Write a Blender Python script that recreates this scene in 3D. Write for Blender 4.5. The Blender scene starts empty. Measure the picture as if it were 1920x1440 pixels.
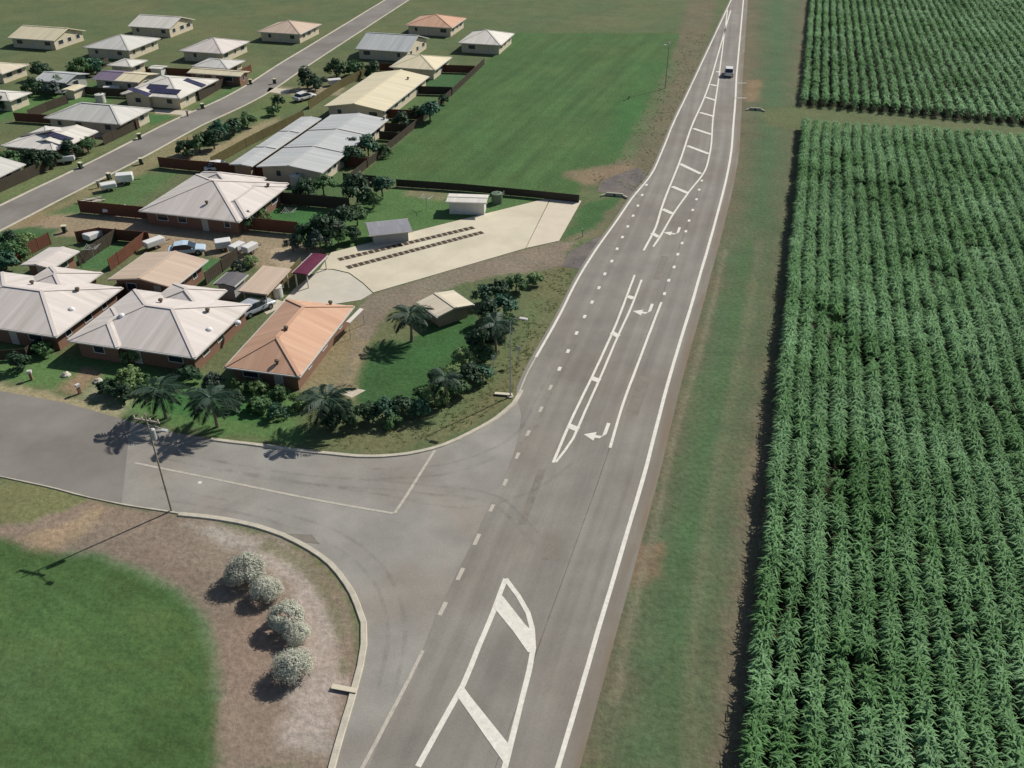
import bpy, math, random
import numpy as np
from mathutils import Vector, Matrix
R = math.radians
rng = np.random.default_rng(7)
random.seed(7)
S = bpy.context.scene
COL = S.collection

# ------------------------------------------------------------------ camera, sky, sun, exposure
CAM_H = 48.0
FPX = 960 / math.tan(R(30))            # focal length in photo pixels (60 degree lens)
HORIZON = -380.0
PITCH = math.atan((720 - HORIZON) / FPX)
cam = bpy.data.cameras.new('camera')
cam.sensor_width = 36.0
cam.angle = R(60)
cam.clip_start = 0.5
cam.clip_end = 6000
camo = bpy.data.objects.new('camera', cam)
camo.location = (0, 0, CAM_H)
camo.rotation_euler = (math.pi / 2 - PITCH, 0, 0)
COL.objects.link(camo)
S.camera = camo

SUN_AZ, SUN_EL = R(50), R(40)          # clockwise from +Y
w = bpy.data.worlds.new('World')
S.world = w
w.use_nodes = True
nt = w.node_tree
sky = nt.nodes.new('ShaderNodeTexSky')
sky.sky_type = 'NISHITA'
sky.sun_disc = False
sky.sun_elevation = SUN_EL
sky.sun_rotation = SUN_AZ
bg = nt.nodes['Background']
bg.inputs['Strength'].default_value = 0.055
nt.links.new(sky.outputs[0], bg.inputs[0])
sl = bpy.data.lights.new('sun', 'SUN')
sl.energy = 3.6
sl.angle = R(0.5)
sl.color = (1.0, 0.955, 0.88)
so = bpy.data.objects.new('sun', sl)
sdir = Vector((math.sin(SUN_AZ) * math.cos(SUN_EL), math.cos(SUN_AZ) * math.cos(SUN_EL), math.sin(SUN_EL)))
so.rotation_euler = sdir.to_track_quat('Z', 'Y').to_euler()
so.location = (60, 60, 80)
COL.objects.link(so)
vs = S.view_settings
vs.view_transform = 'Standard'
vs.look = 'None'
vs.gamma = 1
vs.use_curve_mapping = False
vs.exposure = 0.6
K0 = 1.25                               # sunlit brightness of a white surface, to turn seen colours into base colours

# ------------------------------------------------------------------ helpers
def G(px, py, z=0.0):
    """a place on the level plane at height z, surveyed from the photograph"""
    v = (py - 720) / FPX
    u = (px - 960) / FPX
    dy = math.cos(PITCH) - v * math.sin(PITCH)
    dz = -math.sin(PITCH) - v * math.cos(PITCH)
    t = (z - CAM_H) / dz
    return Vector((u * t, dy * t, z))

def lin1(c):
    c = c / 255.0
    return c / 12.92 if c <= 0.04045 else ((c + 0.055) / 1.055) ** 2.4

def C(r, g, b, k=1.0):
    return (lin1(r) / K0 * k, lin1(g) / K0 * k, lin1(b) / K0 * k, 1.0)

MATS = {}
def mat(name, col, rough=0.85, var=0.12, scale=1.5, fine=0.0, bump=0.0, bscale=20.0, spec=0.3, stretch=None, trans=0.0, metal=0.0, attr=None, objvar=0.0, col2=None):
    """procedural material: base colour broken up by two noises, bump, optional per-face attribute"""
    if name in MATS:
        return MATS[name]
    m = bpy.data.materials.new(name)
    m.use_nodes = True
    n = m.node_tree.nodes
    l = m.node_tree.links
    p = n['Principled BSDF']
    p.inputs['Roughness'].default_value = rough
    p.inputs['Specular IOR Level'].default_value = spec
    p.inputs['Metallic'].default_value = metal
    tc = n.new('ShaderNodeTexCoord')
    src = tc.outputs['Object']
    if stretch == 'uv':
        mp = n.new('ShaderNodeMapping')
        mp.inputs['Scale'].default_value = (1.0, 0.12, 1.0)
        l.new(tc.outputs['UV'], mp.inputs[0])
        src = mp.outputs[0]
    n1 = n.new('ShaderNodeTexNoise')
    n1.inputs['Scale'].default_value = scale
    n1.inputs['Detail'].default_value = 6
    n1.inputs['Roughness'].default_value = 0.6
    l.new(src, n1.inputs['Vector'])
    rp = n.new('ShaderNodeMapRange')
    rp.inputs['From Min'].default_value = 0.3
    rp.inputs['From Max'].default_value = 0.7
    rp.inputs['To Min'].default_value = 1 - var
    rp.inputs['To Max'].default_value = 1 + var
    l.new(n1.outputs['Fac'], rp.inputs['Value'])
    mul = n.new('ShaderNodeMix')
    mul.data_type = 'RGBA'
    mul.blend_type = 'MULTIPLY'
    mul.inputs['Factor'].default_value = 1
    if attr:
        at = n.new('ShaderNodeAttribute')
        at.attribute_name = attr
        mx = n.new('ShaderNodeMix')
        mx.data_type = 'RGBA'
        mx.inputs['A'].default_value = col
        mx.inputs['B'].default_value = col2
        l.new(at.outputs['Fac'], mx.inputs['Factor'])
        l.new(mx.outputs['Result'], mul.inputs['A'])
    elif col2:
        n3 = n.new('ShaderNodeTexNoise')
        n3.inputs['Scale'].default_value = scale * 0.35
        n3.inputs['Detail'].default_value = 4
        l.new(src, n3.inputs['Vector'])
        r3 = n.new('ShaderNodeMapRange')
        r3.inputs['From Min'].default_value = 0.42
        r3.inputs['From Max'].default_value = 0.62
        l.new(n3.outputs['Fac'], r3.inputs['Value'])
        mx = n.new('ShaderNodeMix')
        mx.data_type = 'RGBA'
        mx.inputs['A'].default_value = col
        mx.inputs['B'].default_value = col2
        l.new(r3.outputs['Result'], mx.inputs['Factor'])
        l.new(mx.outputs['Result'], mul.inputs['A'])
    else:
        mul.inputs['A'].default_value = col
    last = rp.outputs['Result']
    if objvar:
        oi = n.new('ShaderNodeObjectInfo')
        r2 = n.new('ShaderNodeMapRange')
        r2.inputs['To Min'].default_value = 1 - objvar
        r2.inputs['To Max'].default_value = 1 + objvar
        l.new(oi.outputs['Random'], r2.inputs['Value'])
        mm = n.new('ShaderNodeMath')
        mm.operation = 'MULTIPLY'
        l.new(last, mm.inputs[0])
        l.new(r2.outputs['Result'], mm.inputs[1])
        last = mm.outputs[0]
    if fine:
        n2 = n.new('ShaderNodeTexNoise')
        n2.inputs['Scale'].default_value = 9.0
        n2.inputs['Detail'].default_value = 3
        l.new(tc.outputs['Object'], n2.inputs['Vector'])
        r4 = n.new('ShaderNodeMapRange')
        r4.inputs['From Min'].default_value = 0.3
        r4.inputs['From Max'].default_value = 0.7
        r4.inputs['To Min'].default_value = 1 - fine
        r4.inputs['To Max'].default_value = 1 + fine
        l.new(n2.outputs['Fac'], r4.inputs['Value'])
        mm = n.new('ShaderNodeMath')
        mm.operation = 'MULTIPLY'
        l.new(last, mm.inputs[0])
        l.new(r4.outputs['Result'], mm.inputs[1])
        last = mm.outputs[0]
    l.new(last, mul.inputs['B'])
    l.new(mul.outputs['Result'], p.inputs['Base Color'])
    if bump:
        nb = n.new('ShaderNodeTexNoise')
        nb.inputs['Scale'].default_value = bscale
        nb.inputs['Detail'].default_value = 4
        l.new(tc.outputs['Object'], nb.inputs['Vector'])
        bp = n.new('ShaderNodeBump')
        bp.inputs['Strength'].default_value = bump
        bp.inputs['Distance'].default_value = 0.1
        l.new(nb.outputs['Fac'], bp.inputs['Height'])
        l.new(bp.outputs['Normal'], p.inputs['Normal'])
    if trans:
        tr = n.new('ShaderNodeBsdfTranslucent')
        l.new(mul.outputs['Result'], tr.inputs['Color'])
        ms = n.new('ShaderNodeMixShader')
        ms.inputs[0].default_value = trans
        l.new(p.outputs[0], ms.inputs[1])
        l.new(tr.outputs[0], ms.inputs[2])
        l.new(ms.outputs[0], n['Material Output'].inputs['Surface'])
    MATS[name] = m
    return m

def mesh(name, verts, faces, m=None):
    me = bpy.data.meshes.new(name)
    me.from_pydata([tuple(v) for v in verts], [], faces)
    if m:
        me.materials.append(m)
    me.update()
    return me

def npmesh(name, V, F, m=None, attr=None):
    """fast mesh from numpy: V (n,3), F (k,4) quads; attr = per-face float"""
    me = bpy.data.meshes.new(name)
    k = F.shape[1]
    me.vertices.add(len(V))
    me.vertices.foreach_set('co', np.asarray(V, np.float32).ravel())
    me.loops.add(F.size)
    me.loops.foreach_set('vertex_index', np.asarray(F, np.int32).ravel())
    me.polygons.add(len(F))
    me.polygons.foreach_set('loop_start', np.arange(0, F.size, k, dtype=np.int32))
    me.update(calc_edges=True)
    if attr is not None:
        a = me.attributes.new('shade', 'FLOAT', 'FACE')
        a.data.foreach_set('value', np.asarray(attr, np.float32))
    if m:
        me.materials.append(m)
    return me

def put(name, me, parent=None, loc=(0, 0, 0), rot=(0, 0, 0), scale=(1, 1, 1)):
    o = bpy.data.objects.new(name, me)
    COL.objects.link(o)
    o.location = loc
    o.rotation_euler = rot
    o.scale = scale
    if parent:
        o.parent = parent
    return o

def tag(o, label=None, cat=None, group=None, kind=None):
    if label: o['label'] = label
    if cat: o['category'] = cat
    if group: o['group'] = group
    if kind: o['kind'] = kind
    return o

def thing(name, label, cat, loc=(0, 0, 0), rz=0, group=None):
    o = put(name, None, None, loc, (0, 0, rz))
    o.empty_display_size = 0.3
    return tag(o, label, cat, group)

def box_v(x0, x1, y0, y1, z0, z1):
    v = [(x0, y0, z0), (x1, y0, z0), (x1, y1, z0), (x0, y1, z0), (x0, y0, z1), (x1, y0, z1), (x1, y1, z1), (x0, y1, z1)]
    f = [(0, 3, 2, 1), (4, 5, 6, 7), (0, 1, 5, 4), (1, 2, 6, 5), (2, 3, 7, 6), (3, 0, 4, 7)]
    return v, f

class MB:
    """collects shapes of ONE part into one mesh"""
    def __init__(s): s.v = []; s.f = []
    def add(s, v, f):
        b = len(s.v)
        s.v += [tuple(p) for p in v]
        s.f += [tuple(i + b for i in q) for q in f]
        return s
    def box(s, *a): return s.add(*box_v(*a))
    def beam(s, a, b, wd, hg, up=Vector((0, 0, 1))):
        a = Vector(a); b = Vector(b)
        d = (b - a).normalized()
        x = d.cross(up)
        if x.length < 1e-4: x = Vector((1, 0, 0))
        x.normalize(); y = x.cross(d).normalized()
        v = [p + x * (sx * wd / 2) + y * (sy * hg / 2) for p in (a, b) for sx, sy in ((-1, -1), (1, -1), (1, 1), (-1, 1))]
        return s.add(v, [(3, 2, 1, 0), (4, 5, 6, 7), (0, 1, 5, 4), (1, 2, 6, 5), (2, 3, 7, 6), (3, 0, 4, 7)])
    def tube(s, pts, rad, seg=8, cap=True):
        pts = [Vector(p) for p in pts]
        rad = rad if isinstance(rad, (list, tuple)) else [rad] * len(pts)
        b = len(s.v)
        for i, p in enumerate(pts):
            d = (pts[min(i + 1, len(pts) - 1)] - pts[max(i - 1, 0)]).normalized()
            x = d.orthogonal().normalized() if i == 0 else (px_ - d * px_.dot(d)).normalized()
            px_ = x
            y = d.cross(x)
            for k in range(seg):
                a = 2 * math.pi * k / seg
                s.v.append(tuple(p + (x * math.cos(a) + y * math.sin(a)) * rad[i]))
        for i in range(len(pts) - 1):
            for k in range(seg):
                s.f.append((b + i * seg + k, b + i * seg + (k + 1) % seg, b + (i + 1) * seg + (k + 1) % seg, b + (i + 1) * seg + k))
        if cap:
            s.f.append(tuple(b + k for k in reversed(range(seg))))
            s.f.append(tuple(b + (len(pts) - 1) * seg + k for k in range(seg)))
        return s
    def me(s, name, m): return mesh(name, s.v, s.f, m)
    def put(s, name, m, parent=None, **k): return put(name, s.me(name, m), parent, **k)

def smooth(me):
    me.polygons.foreach_set('use_smooth', np.ones(len(me.polygons), bool))
    return me

def resample(pts, step):
    """ground polyline -> smooth Hermite curve resampled at about step metres (tangents weighted by chord length)"""
    P = [Vector((p[0], p[1], 0)) for p in pts]
    n = len(P)
    D = [(P[i + 1] - P[i]).length for i in range(n - 1)]
    T = []
    for i in range(n):
        if i == 0: T.append((P[1] - P[0]) / D[0])
        elif i == n - 1: T.append((P[-1] - P[-2]) / D[-1])
        else:
            s0 = (P[i] - P[i - 1]) / D[i - 1]; s1 = (P[i + 1] - P[i]) / D[i]
            T.append((s0 * D[i] + s1 * D[i - 1]) / (D[i] + D[i - 1]))
    out = []
    for i in range(n - 1):
        m = max(1, int(min(D[i], 160) / step)); h = D[i]
        for k in range(m):
            t = k / m
            out.append(P[i] * (2 * t ** 3 - 3 * t * t + 1) + T[i] * h * (t ** 3 - 2 * t * t + t) + P[i + 1] * (3 * t * t - 2 * t ** 3) + T[i + 1] * h * (t ** 3 - t * t))
    out.append(P[-1])
    return out

def gp(pix, step=2.0, start=0, end=0):
    """photo polyline -> smooth ground polyline, run on straight by start/end metres"""
    P = [G(*p) for p in pix]
    if start:
        d = (P[0] - P[1]).normalized(); P.insert(0, P[0] + d * start)
    if end:
        d = (P[-1] - P[-2]).normalized(); P.append(P[-1] + d * end)
    return resample(P, step)

def ribbon_me(name, line, wd, z, m, off=0.0, h=0.0, jit=0.0):
    """flat (or h high) band along a ground polyline"""
    n = len(line)
    L = []; Rr = []
    for i, p in enumerate(line):
        d = (line[min(i + 1, n - 1)] - line[max(i - 1, 0)]).normalized()
        nrm = Vector((d.y, -d.x, 0))
        j1 = random.uniform(-jit, jit); j2 = random.uniform(-jit, jit)
        L.append(p + nrm * (off - wd / 2 + j1)); Rr.append(p + nrm * (off + wd / 2 + j2))
    v = []; f = []
    if h == 0:
        for a, b in zip(L, Rr): v += [(a.x, a.y, z), (b.x, b.y, z)]
        f = [(2 * i, 2 * i + 1, 2 * i + 3, 2 * i + 2) for i in range(n - 1)]
    else:
        for a, b in zip(L, Rr):
            c1 = a.lerp(b, 0.12); c2 = a.lerp(b, 0.88)
            v += [(a.x, a.y, z), (c1.x, c1.y, z + h), (c2.x, c2.y, z + h), (b.x, b.y, z)]
        for i in range(n - 1):
            for k in range(3):
                f.append((4 * i + k, 4 * i + k + 1, 4 * i + k + 5, 4 * i + k + 4))
        f.append((0, 3, 2, 1)); e = 4 * (n - 1); f.append((e, e + 1, e + 2, e + 3))
    return mesh(name, v, f, m)

def poly_me(name, pts, z, m, h=0.0):
    """flat polygon sheet (or slab of height h whose top is at z)"""
    import mathutils
    P = [Vector((p[0], p[1], 0)) for p in pts]
    tri = mathutils.geometry.tessellate_polygon([P])
    v = [(p.x, p.y, z) for p in P]
    f = []
    for t in tri:
        a, b, c = (P[i] for i in t)
        f.append(tuple(t) if (b - a).cross(c - a).z > 0 else (t[0], t[2], t[1]))
    if h:
        n = len(P)
        v += [(p.x, p.y, z - h) for p in P]
        f += [(i, (i + 1) % n, n + (i + 1) % n, n + i) for i in range(n)]
    return mesh(name, v, f, m)

# ------------------------------------------------------------------ GROUND: one sheet with earth, dry grass, lush grass by place
def vnoise(x, y, scale, seed=0):
    """value noise on numpy arrays"""
    r = np.random.default_rng(seed).random((256, 256)).astype(np.float32)
    xs = x / scale + 1000.3; ys = y / scale + 1000.7
    xi = np.floor(xs).astype(int); yi = np.floor(ys).astype(int)
    fx = xs - xi; fy = ys - yi
    fx = fx * fx * (3 - 2 * fx); fy = fy * fy * (3 - 2 * fy)
    g = lambda a, b: r[a % 256, b % 256]
    return (g(xi, yi) * (1 - fx) + g(xi + 1, yi) * fx) * (1 - fy) + (g(xi, yi + 1) * (1 - fx) + g(xi + 1, yi + 1) * fx) * fy

def fbm(x, y, scale, seed=0, octv=4):
    s = 0; a = 0.5; t = 0
    for i in range(octv):
        s = s + a * vnoise(x, y, scale / 2 ** i, seed + i); t += a; a *= 0.55
    return s / t

def sdist(X, Y, poly):
    """signed distance to a polygon, positive inside"""
    d = np.full(X.shape, 1e9); ins = np.zeros(X.shape, bool)
    n = len(poly)
    for i in range(n):
        ax, ay = poly[i][0], poly[i][1]; bx, by = poly[(i + 1) % n][0], poly[(i + 1) % n][1]
        ex, ey = bx - ax, by - ay
        t = np.clip(((X - ax) * ex + (Y - ay) * ey) / (ex * ex + ey * ey + 1e-9), 0, 1)
        d = np.minimum(d, (X - ax - t * ex) ** 2 + (Y - ay - t * ey) ** 2)
        if ay != by:
            c = ((ay > Y) != (by > Y)) & (X < (bx - ax) * (Y - ay) / (by - ay) + ax)
            ins ^= c
    d = np.sqrt(d)
    return np.where(ins, d, -d)

xs = np.concatenate([[-2500, -900, -400, -220], np.arange(-150, -70, 1.0), np.arange(-70, 80, 0.4), np.arange(80, 150, 1.0), [220, 400, 900, 2500]])
ys_ = [-300., -60., 0., 15.]
y = 22.
while y < 330:
    ys_.append(y); y += 0.3 + max(0, (y - 60)) * 0.004
ys_ += [420., 600., 1200., 4000.]
XX, YY = np.meshgrid(xs, np.array(ys_))
X = XX.ravel(); Y = YY.ravel()

def cl(r, g, b): return np.array(C(r, g, b)[:3])
OLIVE = cl(110, 112, 80); GRASS = cl(86, 104, 70); LUSH = cl(64, 96, 57); BRIGHT = cl(66, 108, 60)
DRY = cl(108, 104, 82); DIRT = cl(128, 112, 92); TAN = cl(150, 136, 108); RED = cl(132, 104, 84); SHADED_SOIL = cl(48, 46, 34); GRAVEL = cl(132, 122, 106)
big = fbm(X, Y, 14, 3); mid = fbm(X, Y, 4, 20); small = fbm(X, Y, 1.2, 40, 3)
col = OLIVE[None] * (1 - big[:, None]) + GRASS[None] * big[:, None]
def near(P, pad):
    x0 = min(p[0] for p in P) - pad; x1 = max(p[0] for p in P) + pad; y0 = min(p[1] for p in P) - pad; y1 = max(p[1] for p in P) + pad
    return np.nonzero((X > x0) & (X < x1) & (Y > y0) & (Y < y1))[0]
def paint(c, pix, soft=1.0, amt=1.0, wob=1.2, seed=0):
    """lay a ground cover inside a photo polygon with a ragged edge of soft metres"""
    P = [G(*p) for p in pix]
    I = near(P, soft + wob)
    x, y = X[I], Y[I]
    dd = sdist(x, y, P) + (fbm(x, y, 3.0, 100 + seed, 3) - 0.5) * 2 * wob + (vnoise(x, y, 0.9, 130 + seed) - 0.5) * 0.9
    wgt = (np.clip(dd / soft + 0.5, 0, 1) * amt)[:, None]
    col[I] = col[I] * (1 - wgt) + np.asarray(c)[None] * wgt
def paint_line(c, pix, wd, soft=0.6, amt=1.0, wob=0.3, seed=0, end=0):
    L = gp(pix, 4.0, 0, end)
    I = near(L, wd + soft + wob)
    x, y = X[I], Y[I]
    d = np.full(x.shape, 1e9)
    for a, b in zip(L[:-1], L[1:]):
        ex, ey = b.x - a.x, b.y - a.y
        t = np.clip(((x - a.x) * ex + (y - a.y) * ey) / (ex * ex + ey * ey + 1e-9), 0, 1)
        d = np.minimum(d, np.hypot(x - a.x - t * ex, y - a.y - t * ey))
    wgt = (np.clip((wd / 2 - d + (fbm(x, y, 2.0, 200 + seed, 3) - 0.5) * 2 * wob) / soft + 0.5, 0, 1) * amt)[:, None]
    col[I] = col[I] * (1 - wgt) + np.asarray(c)[None] * wgt

def lerp(a, b, t): return np.asarray(a) * (1 - t) + np.asarray(b) * t
# --- right verge
paint(DRY, [(1060, 1440), (1240, 800), (1345, 430), (1390, 120), (1400, 0), (1530, 0), (1500, 220), (1470, 700), (1390, 1440)], 0.8, 1, 0.3)
paint(cl(86, 104, 74), [(1140, 1440), (1262, 900), (1330, 620), (1400, 330), (1420, 120), (1425, 0), (1500, 0), (1492, 120), (1485, 330), (1440, 620), (1390, 900), (1330, 1440)], 2.5, 0.75, 1.4)
paint(cl(80, 106, 72), [(1150, 1440), (1225, 1050), (1290, 800), (1345, 580), (1365, 470), (1412, 470), (1390, 620), (1345, 860), (1310, 1060), (1270, 1440)], 2.6, 0.6, 1.8, 3)
paint(cl(80, 106, 74), [(1405, 430), (1430, 260), (1440, 120), (1445, 0), (1470, 0), (1470, 120), (1458, 260), (1440, 430)], 1.6, 0.7, 1.0, 4)
paint(cl(116, 108, 90), [(1330, 1440), (1380, 1040), (1420, 760), (1450, 760), (1425, 1040), (1390, 1440)], 1.4, 0.85, 1.0, 5)
paint_line(cl(66, 106, 60), [(1262, 1440), (1283, 1100), (1322, 860), (1372, 640), (1405, 450)], 0.9, 1.2, 0.3, 0.5)
paint_line(cl(116, 116, 90), [(1290, 1440), (1310, 1100), (1350, 860), (1395, 640), (1425, 450)], 0.9, 0.8, 0.5, 0.4)
paint(cl(140, 112, 92), [(1170, 1060), (1188, 1010), (1240, 1020), (1235, 1075), (1180, 1100)], 1.2, 0.7, 1.0, 6)
paint(cl(150, 124, 98), [(1398, 190), (1402, 150), (1425, 150), (1420, 190)], 1.5, 0.6, 0.8, 7)
paint_line(cl(132, 126, 104), [(1155, 1314), (1178, 1180), (1225, 1000), (1262, 830), (1318, 640), (1360, 470)], 0.5, 0.4, 0.7, 0.2)
# cane soil, its colour darkened for canopy shade, and the track between the fields
paint(SHADED_SOIL, [(1400, 1440), (1478, 640), (1506, 244), (2300, 296), (2600, 1440)], 0.5, 1, 0.3)
paint(SHADED_SOIL, [(1508, 197), (1520, 0), (2600, 0), (2400, 275), (1920, 234)], 0.5, 1, 0.3)
paint(cl(100, 108, 74), [(1420, 203), (1500, 198), (1920, 235), (2300, 262), (2300, 300), (1920, 274), (1505, 246), (1440, 236)], 1.2, 1, 0.6)
# --- left verge of the highway
paint(cl(110, 106, 84), [(1290, 0), (1255, 120), (1215, 190), (1160, 300), (1100, 320), (1190, 400), (1230, 330), (1290, 190), (1330, 60), (1345, 0)], 2.0, 1, 1.0)
paint(cl(98, 110, 78), [(1262, 110), (1222, 190), (1165, 300), (1185, 300), (1240, 195), (1275, 110)], 2.0, 0.8, 1.0, 2)
# paddock
PAD = [(960, 62), (1275, 62), (1255, 118), (1216, 190), (1158, 300), (1088, 345), (1090, 376), (745, 347), (662, 338), (770, 250), (905, 120)]
paint(cl(76, 104, 62), PAD, 0.8, 1, 0.5)
az = R(20); xr_ = X * math.cos(az) - Y * math.sin(az); yr_ = X * math.sin(az) + Y * math.cos(az); stripe = (fbm(xr_, yr_ / 14.0, 1.6, 60, 3) - 0.5) * 3.2 + 0.25 * np.sin(xr_ * 2 * math.pi / 2.4)
padmask = np.clip(sdist(X, Y, [G(*p) for p in PAD]) / 6, 0, 1)
mz = np.clip(0.5 + 0.5 * stripe, 0, 1) * (0.3 + fbm(X, Y, 9, 61) * 0.4)
col = col * (1 + ((mz - 0.25) * 0.6 * padmask)[:, None])
dryp = np.clip((fbm(X, Y, 12, 62) - 0.5) * 4, 0, 1) * padmask * 0.2
col = col * (1 - dryp[:, None]) + cl(104, 116, 72)[None] * dryp[:, None]
paint(BRIGHT, [(1195, 118), (1248, 118), (1212, 190), (1180, 240), (1165, 180)], 8, 0.6, 2)
paint(cl(60, 108, 60), [(1165, 190), (1215, 190), (1170, 285), (1150, 290), (1140, 240)], 5, 0.55, 1.5, 9)
paint(cl(138, 120, 98), [(1052, 322), (1110, 312), (1185, 308), (1195, 322), (1130, 342), (1100, 345), (1058, 335)], 1.6, 0.85, 1.0)
# triangle between paddock, driveway and highway
paint(cl(70, 104, 62), [(1092, 382), (1150, 370), (1172, 366), (1130, 430), (1050, 460)], 1.0, 0.9, 0.6)
paint(cl(122, 112, 90), [(1165, 372), (1185, 370), (1120, 445), (1060, 452), (1050, 470), (1040, 458), (1110, 430)], 1.0, 0.8, 0.5)
# gravel drive south of the concrete
paint(GRAVEL, [(1048, 452), (1075, 456), (1060, 500), (1030, 505), (935, 515), (850, 535), (770, 575), (735, 580), (690, 640), (660, 705), (640, 740), (600, 735), (560, 740), (545, 706), (640, 620), (680, 575), (690, 553), (985, 466)], 0.7, 1, 0.5)
paint(cl(138, 128, 92), [(560, 735), (545, 708), (600, 650), (660, 600), (665, 660), (640, 730)], 1.5, 0.7, 0.8)
paint(TAN, [(672, 640), (690, 640), (665, 720), (690, 728), (660, 745), (630, 745), (645, 715)], 0.6, 0.8, 0.4)
# corner garden: lawn, verge
paint(LUSH, [(700, 640), (760, 640), (840, 592), (890, 585), (900, 640), (850, 720), (760, 770), (690, 770), (665, 735)], 0.7, 1, 0.4)
paint(BRIGHT, [(730, 690), (800, 620), (870, 600), (830, 680), (750, 730)], 3, 0.5, 1)
paint(cl(112, 112, 80), [(1055, 500), (1090, 480), (1052, 575), (1000, 665), (970, 740), (870, 806), (820, 828), (700, 848), (600, 842), (640, 815), (800, 790), (900, 720), (950, 640), (990, 560), (1020, 510)], 0.9, 1, 0.7)
paint(cl(92, 112, 74), [(950, 640), (1000, 560), (1020, 560), (980, 650), (930, 720), (830, 800), (780, 800), (900, 720)], 1.5, 0.6, 1.0)
paint(cl(100, 112, 74), [(390, 770), (640, 790), (620, 843), (400, 818)], 1.5, 0.7, 1.0)
# front gardens of the duplexes and their nature strip
paint(cl(90, 122, 72), [(-60, 640), (60, 650), (330, 700), (420, 700), (560, 735), (560, 830), (400, 815), (230, 765), (100, 735), (-60, 700)], 1.0, 0.9, 0.8)
paint(cl(64, 112, 62), [(270, 740), (330, 728), (470, 745), (500, 790), (420, 780), (300, 775)], 1.5, 0.8, 0.8)
paint(cl(160, 150, 118), [(-80, 712), (0, 716), (120, 742), (235, 769), (200, 785), (-80, 735)], 0.7, 0.9, 0.5)
paint(cl(150, 128, 104), [(100, 732), (160, 690), (190, 700), (150, 745)], 0.9, 0.9, 0.5)
paint(cl(158, 148, 124), [(140, 745), (180, 715), (260, 735), (240, 768)], 1.0, 0.7, 0.6)
# the bare yard and the duplex back yards
paint(cl(150, 134, 110), [(60, 402), (160, 400), (260, 405), (420, 428), (545, 440), (560, 455), (610, 470), (560, 505), (490, 500), (460, 490), (400, 480), (340, 478), (300, 470), (270, 452), (200, 440), (120, 445), (-40, 420)], 0.8, 1, 0.6)
paint(cl(166, 148, 122), [(170, 430), (250, 412), (420, 440), (520, 450), (500, 468), (330, 450), (270, 445)], 2.0, 0.6, 1.2)
paint(cl(178, 160, 134), [(505, 470), (540, 462), (600, 470), (560, 503), (520, 505)], 0.7, 0.8, 0.3)
paint(cl(62, 98, 60), [(-60, 440), (60, 425), (115, 430), (60, 475), (-60, 520)], 1.0, 0.9, 0.7)
paint(cl(76, 112, 70), [(105, 495), (165, 455), (265, 455), (200, 510)], 0.6, 0.95, 0.3)
paint(cl(76, 116, 70), [(345, 525), (385, 485), (440, 490), (400, 532)], 0.6, 0.95, 0.3)
# street verges, far side
paint(cl(110, 120, 80), [(-40, 392), (0, 385), (225, 270), (370, 203), (520, 123), (480, 123), (330, 205), (120, 310), (-40, 375)], 1.2, 0.8, 0.8)
paint(cl(80, 118, 70), [(360, 200), (430, 168), (480, 140), (440, 168), (395, 205)], 2, 0.7, 1)
paint(cl(84, 118, 68), [(-60, 195), (80, 170), (220, 180), (200, 195), (100, 205), (-60, 240)], 2, 0.9, 1)
paint(cl(72, 112, 66), [(250, 215), (330, 212), (330, 218), (290, 232), (240, 232)], 1.5, 0.9, 0.7)
paint(cl(80, 112, 68), [(100, 165), (180, 155), (270, 157), (200, 178), (130, 172)], 2, 0.8, 1)
paint(TAN, [(285, 205), (370, 208), (345, 217), (290, 214)], 0.6, 0.9, 0.4)
paint(TAN, [(165, 248), (235, 240), (210, 258), (165, 262)], 0.8, 0.8, 0.5)
# near side of the street
paint(cl(142, 130, 98), [(0, 435), (60, 402), (205, 336), (330, 262), (420, 228), (440, 232), (300, 310), (200, 355), (60, 420)], 1.5, 0.75, 1.0)
paint(cl(158, 144, 114), [(310, 300), (345, 285), (420, 270), (500, 225), (525, 220), (470, 262), (390, 310), (330, 318)], 1.5, 0.85, 1.0)
paint(cl(84, 114, 70), [(95, 400), (160, 375), (260, 330), (340, 320), (250, 385), (150, 400)], 2.0, 0.8, 1.0)
paint(cl(100, 116, 72), [(440, 235), (500, 180), (560, 180), (600, 190), (500, 225)], 2.0, 0.8, 1.0)
paint(cl(160, 148, 124), [(505, 160), (550, 165), (640, 160), (640, 178), (560, 180), (500, 172)], 1.5, 0.8, 1.0)
paint(cl(86, 112, 70), [(720, 210), (790, 180), (850, 176), (790, 222), (740, 225)], 1.0, 0.8, 0.8)
paint(cl(62, 100, 62), [(800, 140), (880, 137), (850, 176), (780, 175)], 0.8, 0.9, 0.5)
paint(cl(78, 104, 66), [(560, 330), (640, 310), (660, 345), (650, 390), (520, 378), (545, 350)], 1.2, 0.9, 0.8)
paint(cl(66, 112, 62), [(470, 385), (650, 398), (620, 430), (560, 436), (450, 425)], 0.8, 0.9, 0.5)
paint(cl(84, 116, 68), [(680, 372), (740, 352), (830, 360), (920, 366), (1020, 372), (830, 420), (620, 470), (600, 460), (660, 400)], 0.8, 0.9, 0.5)
paint(cl(148, 130, 108), [(755, 355), (830, 360), (825, 375), (760, 368)], 1.5, 0.6, 0.8)
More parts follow.
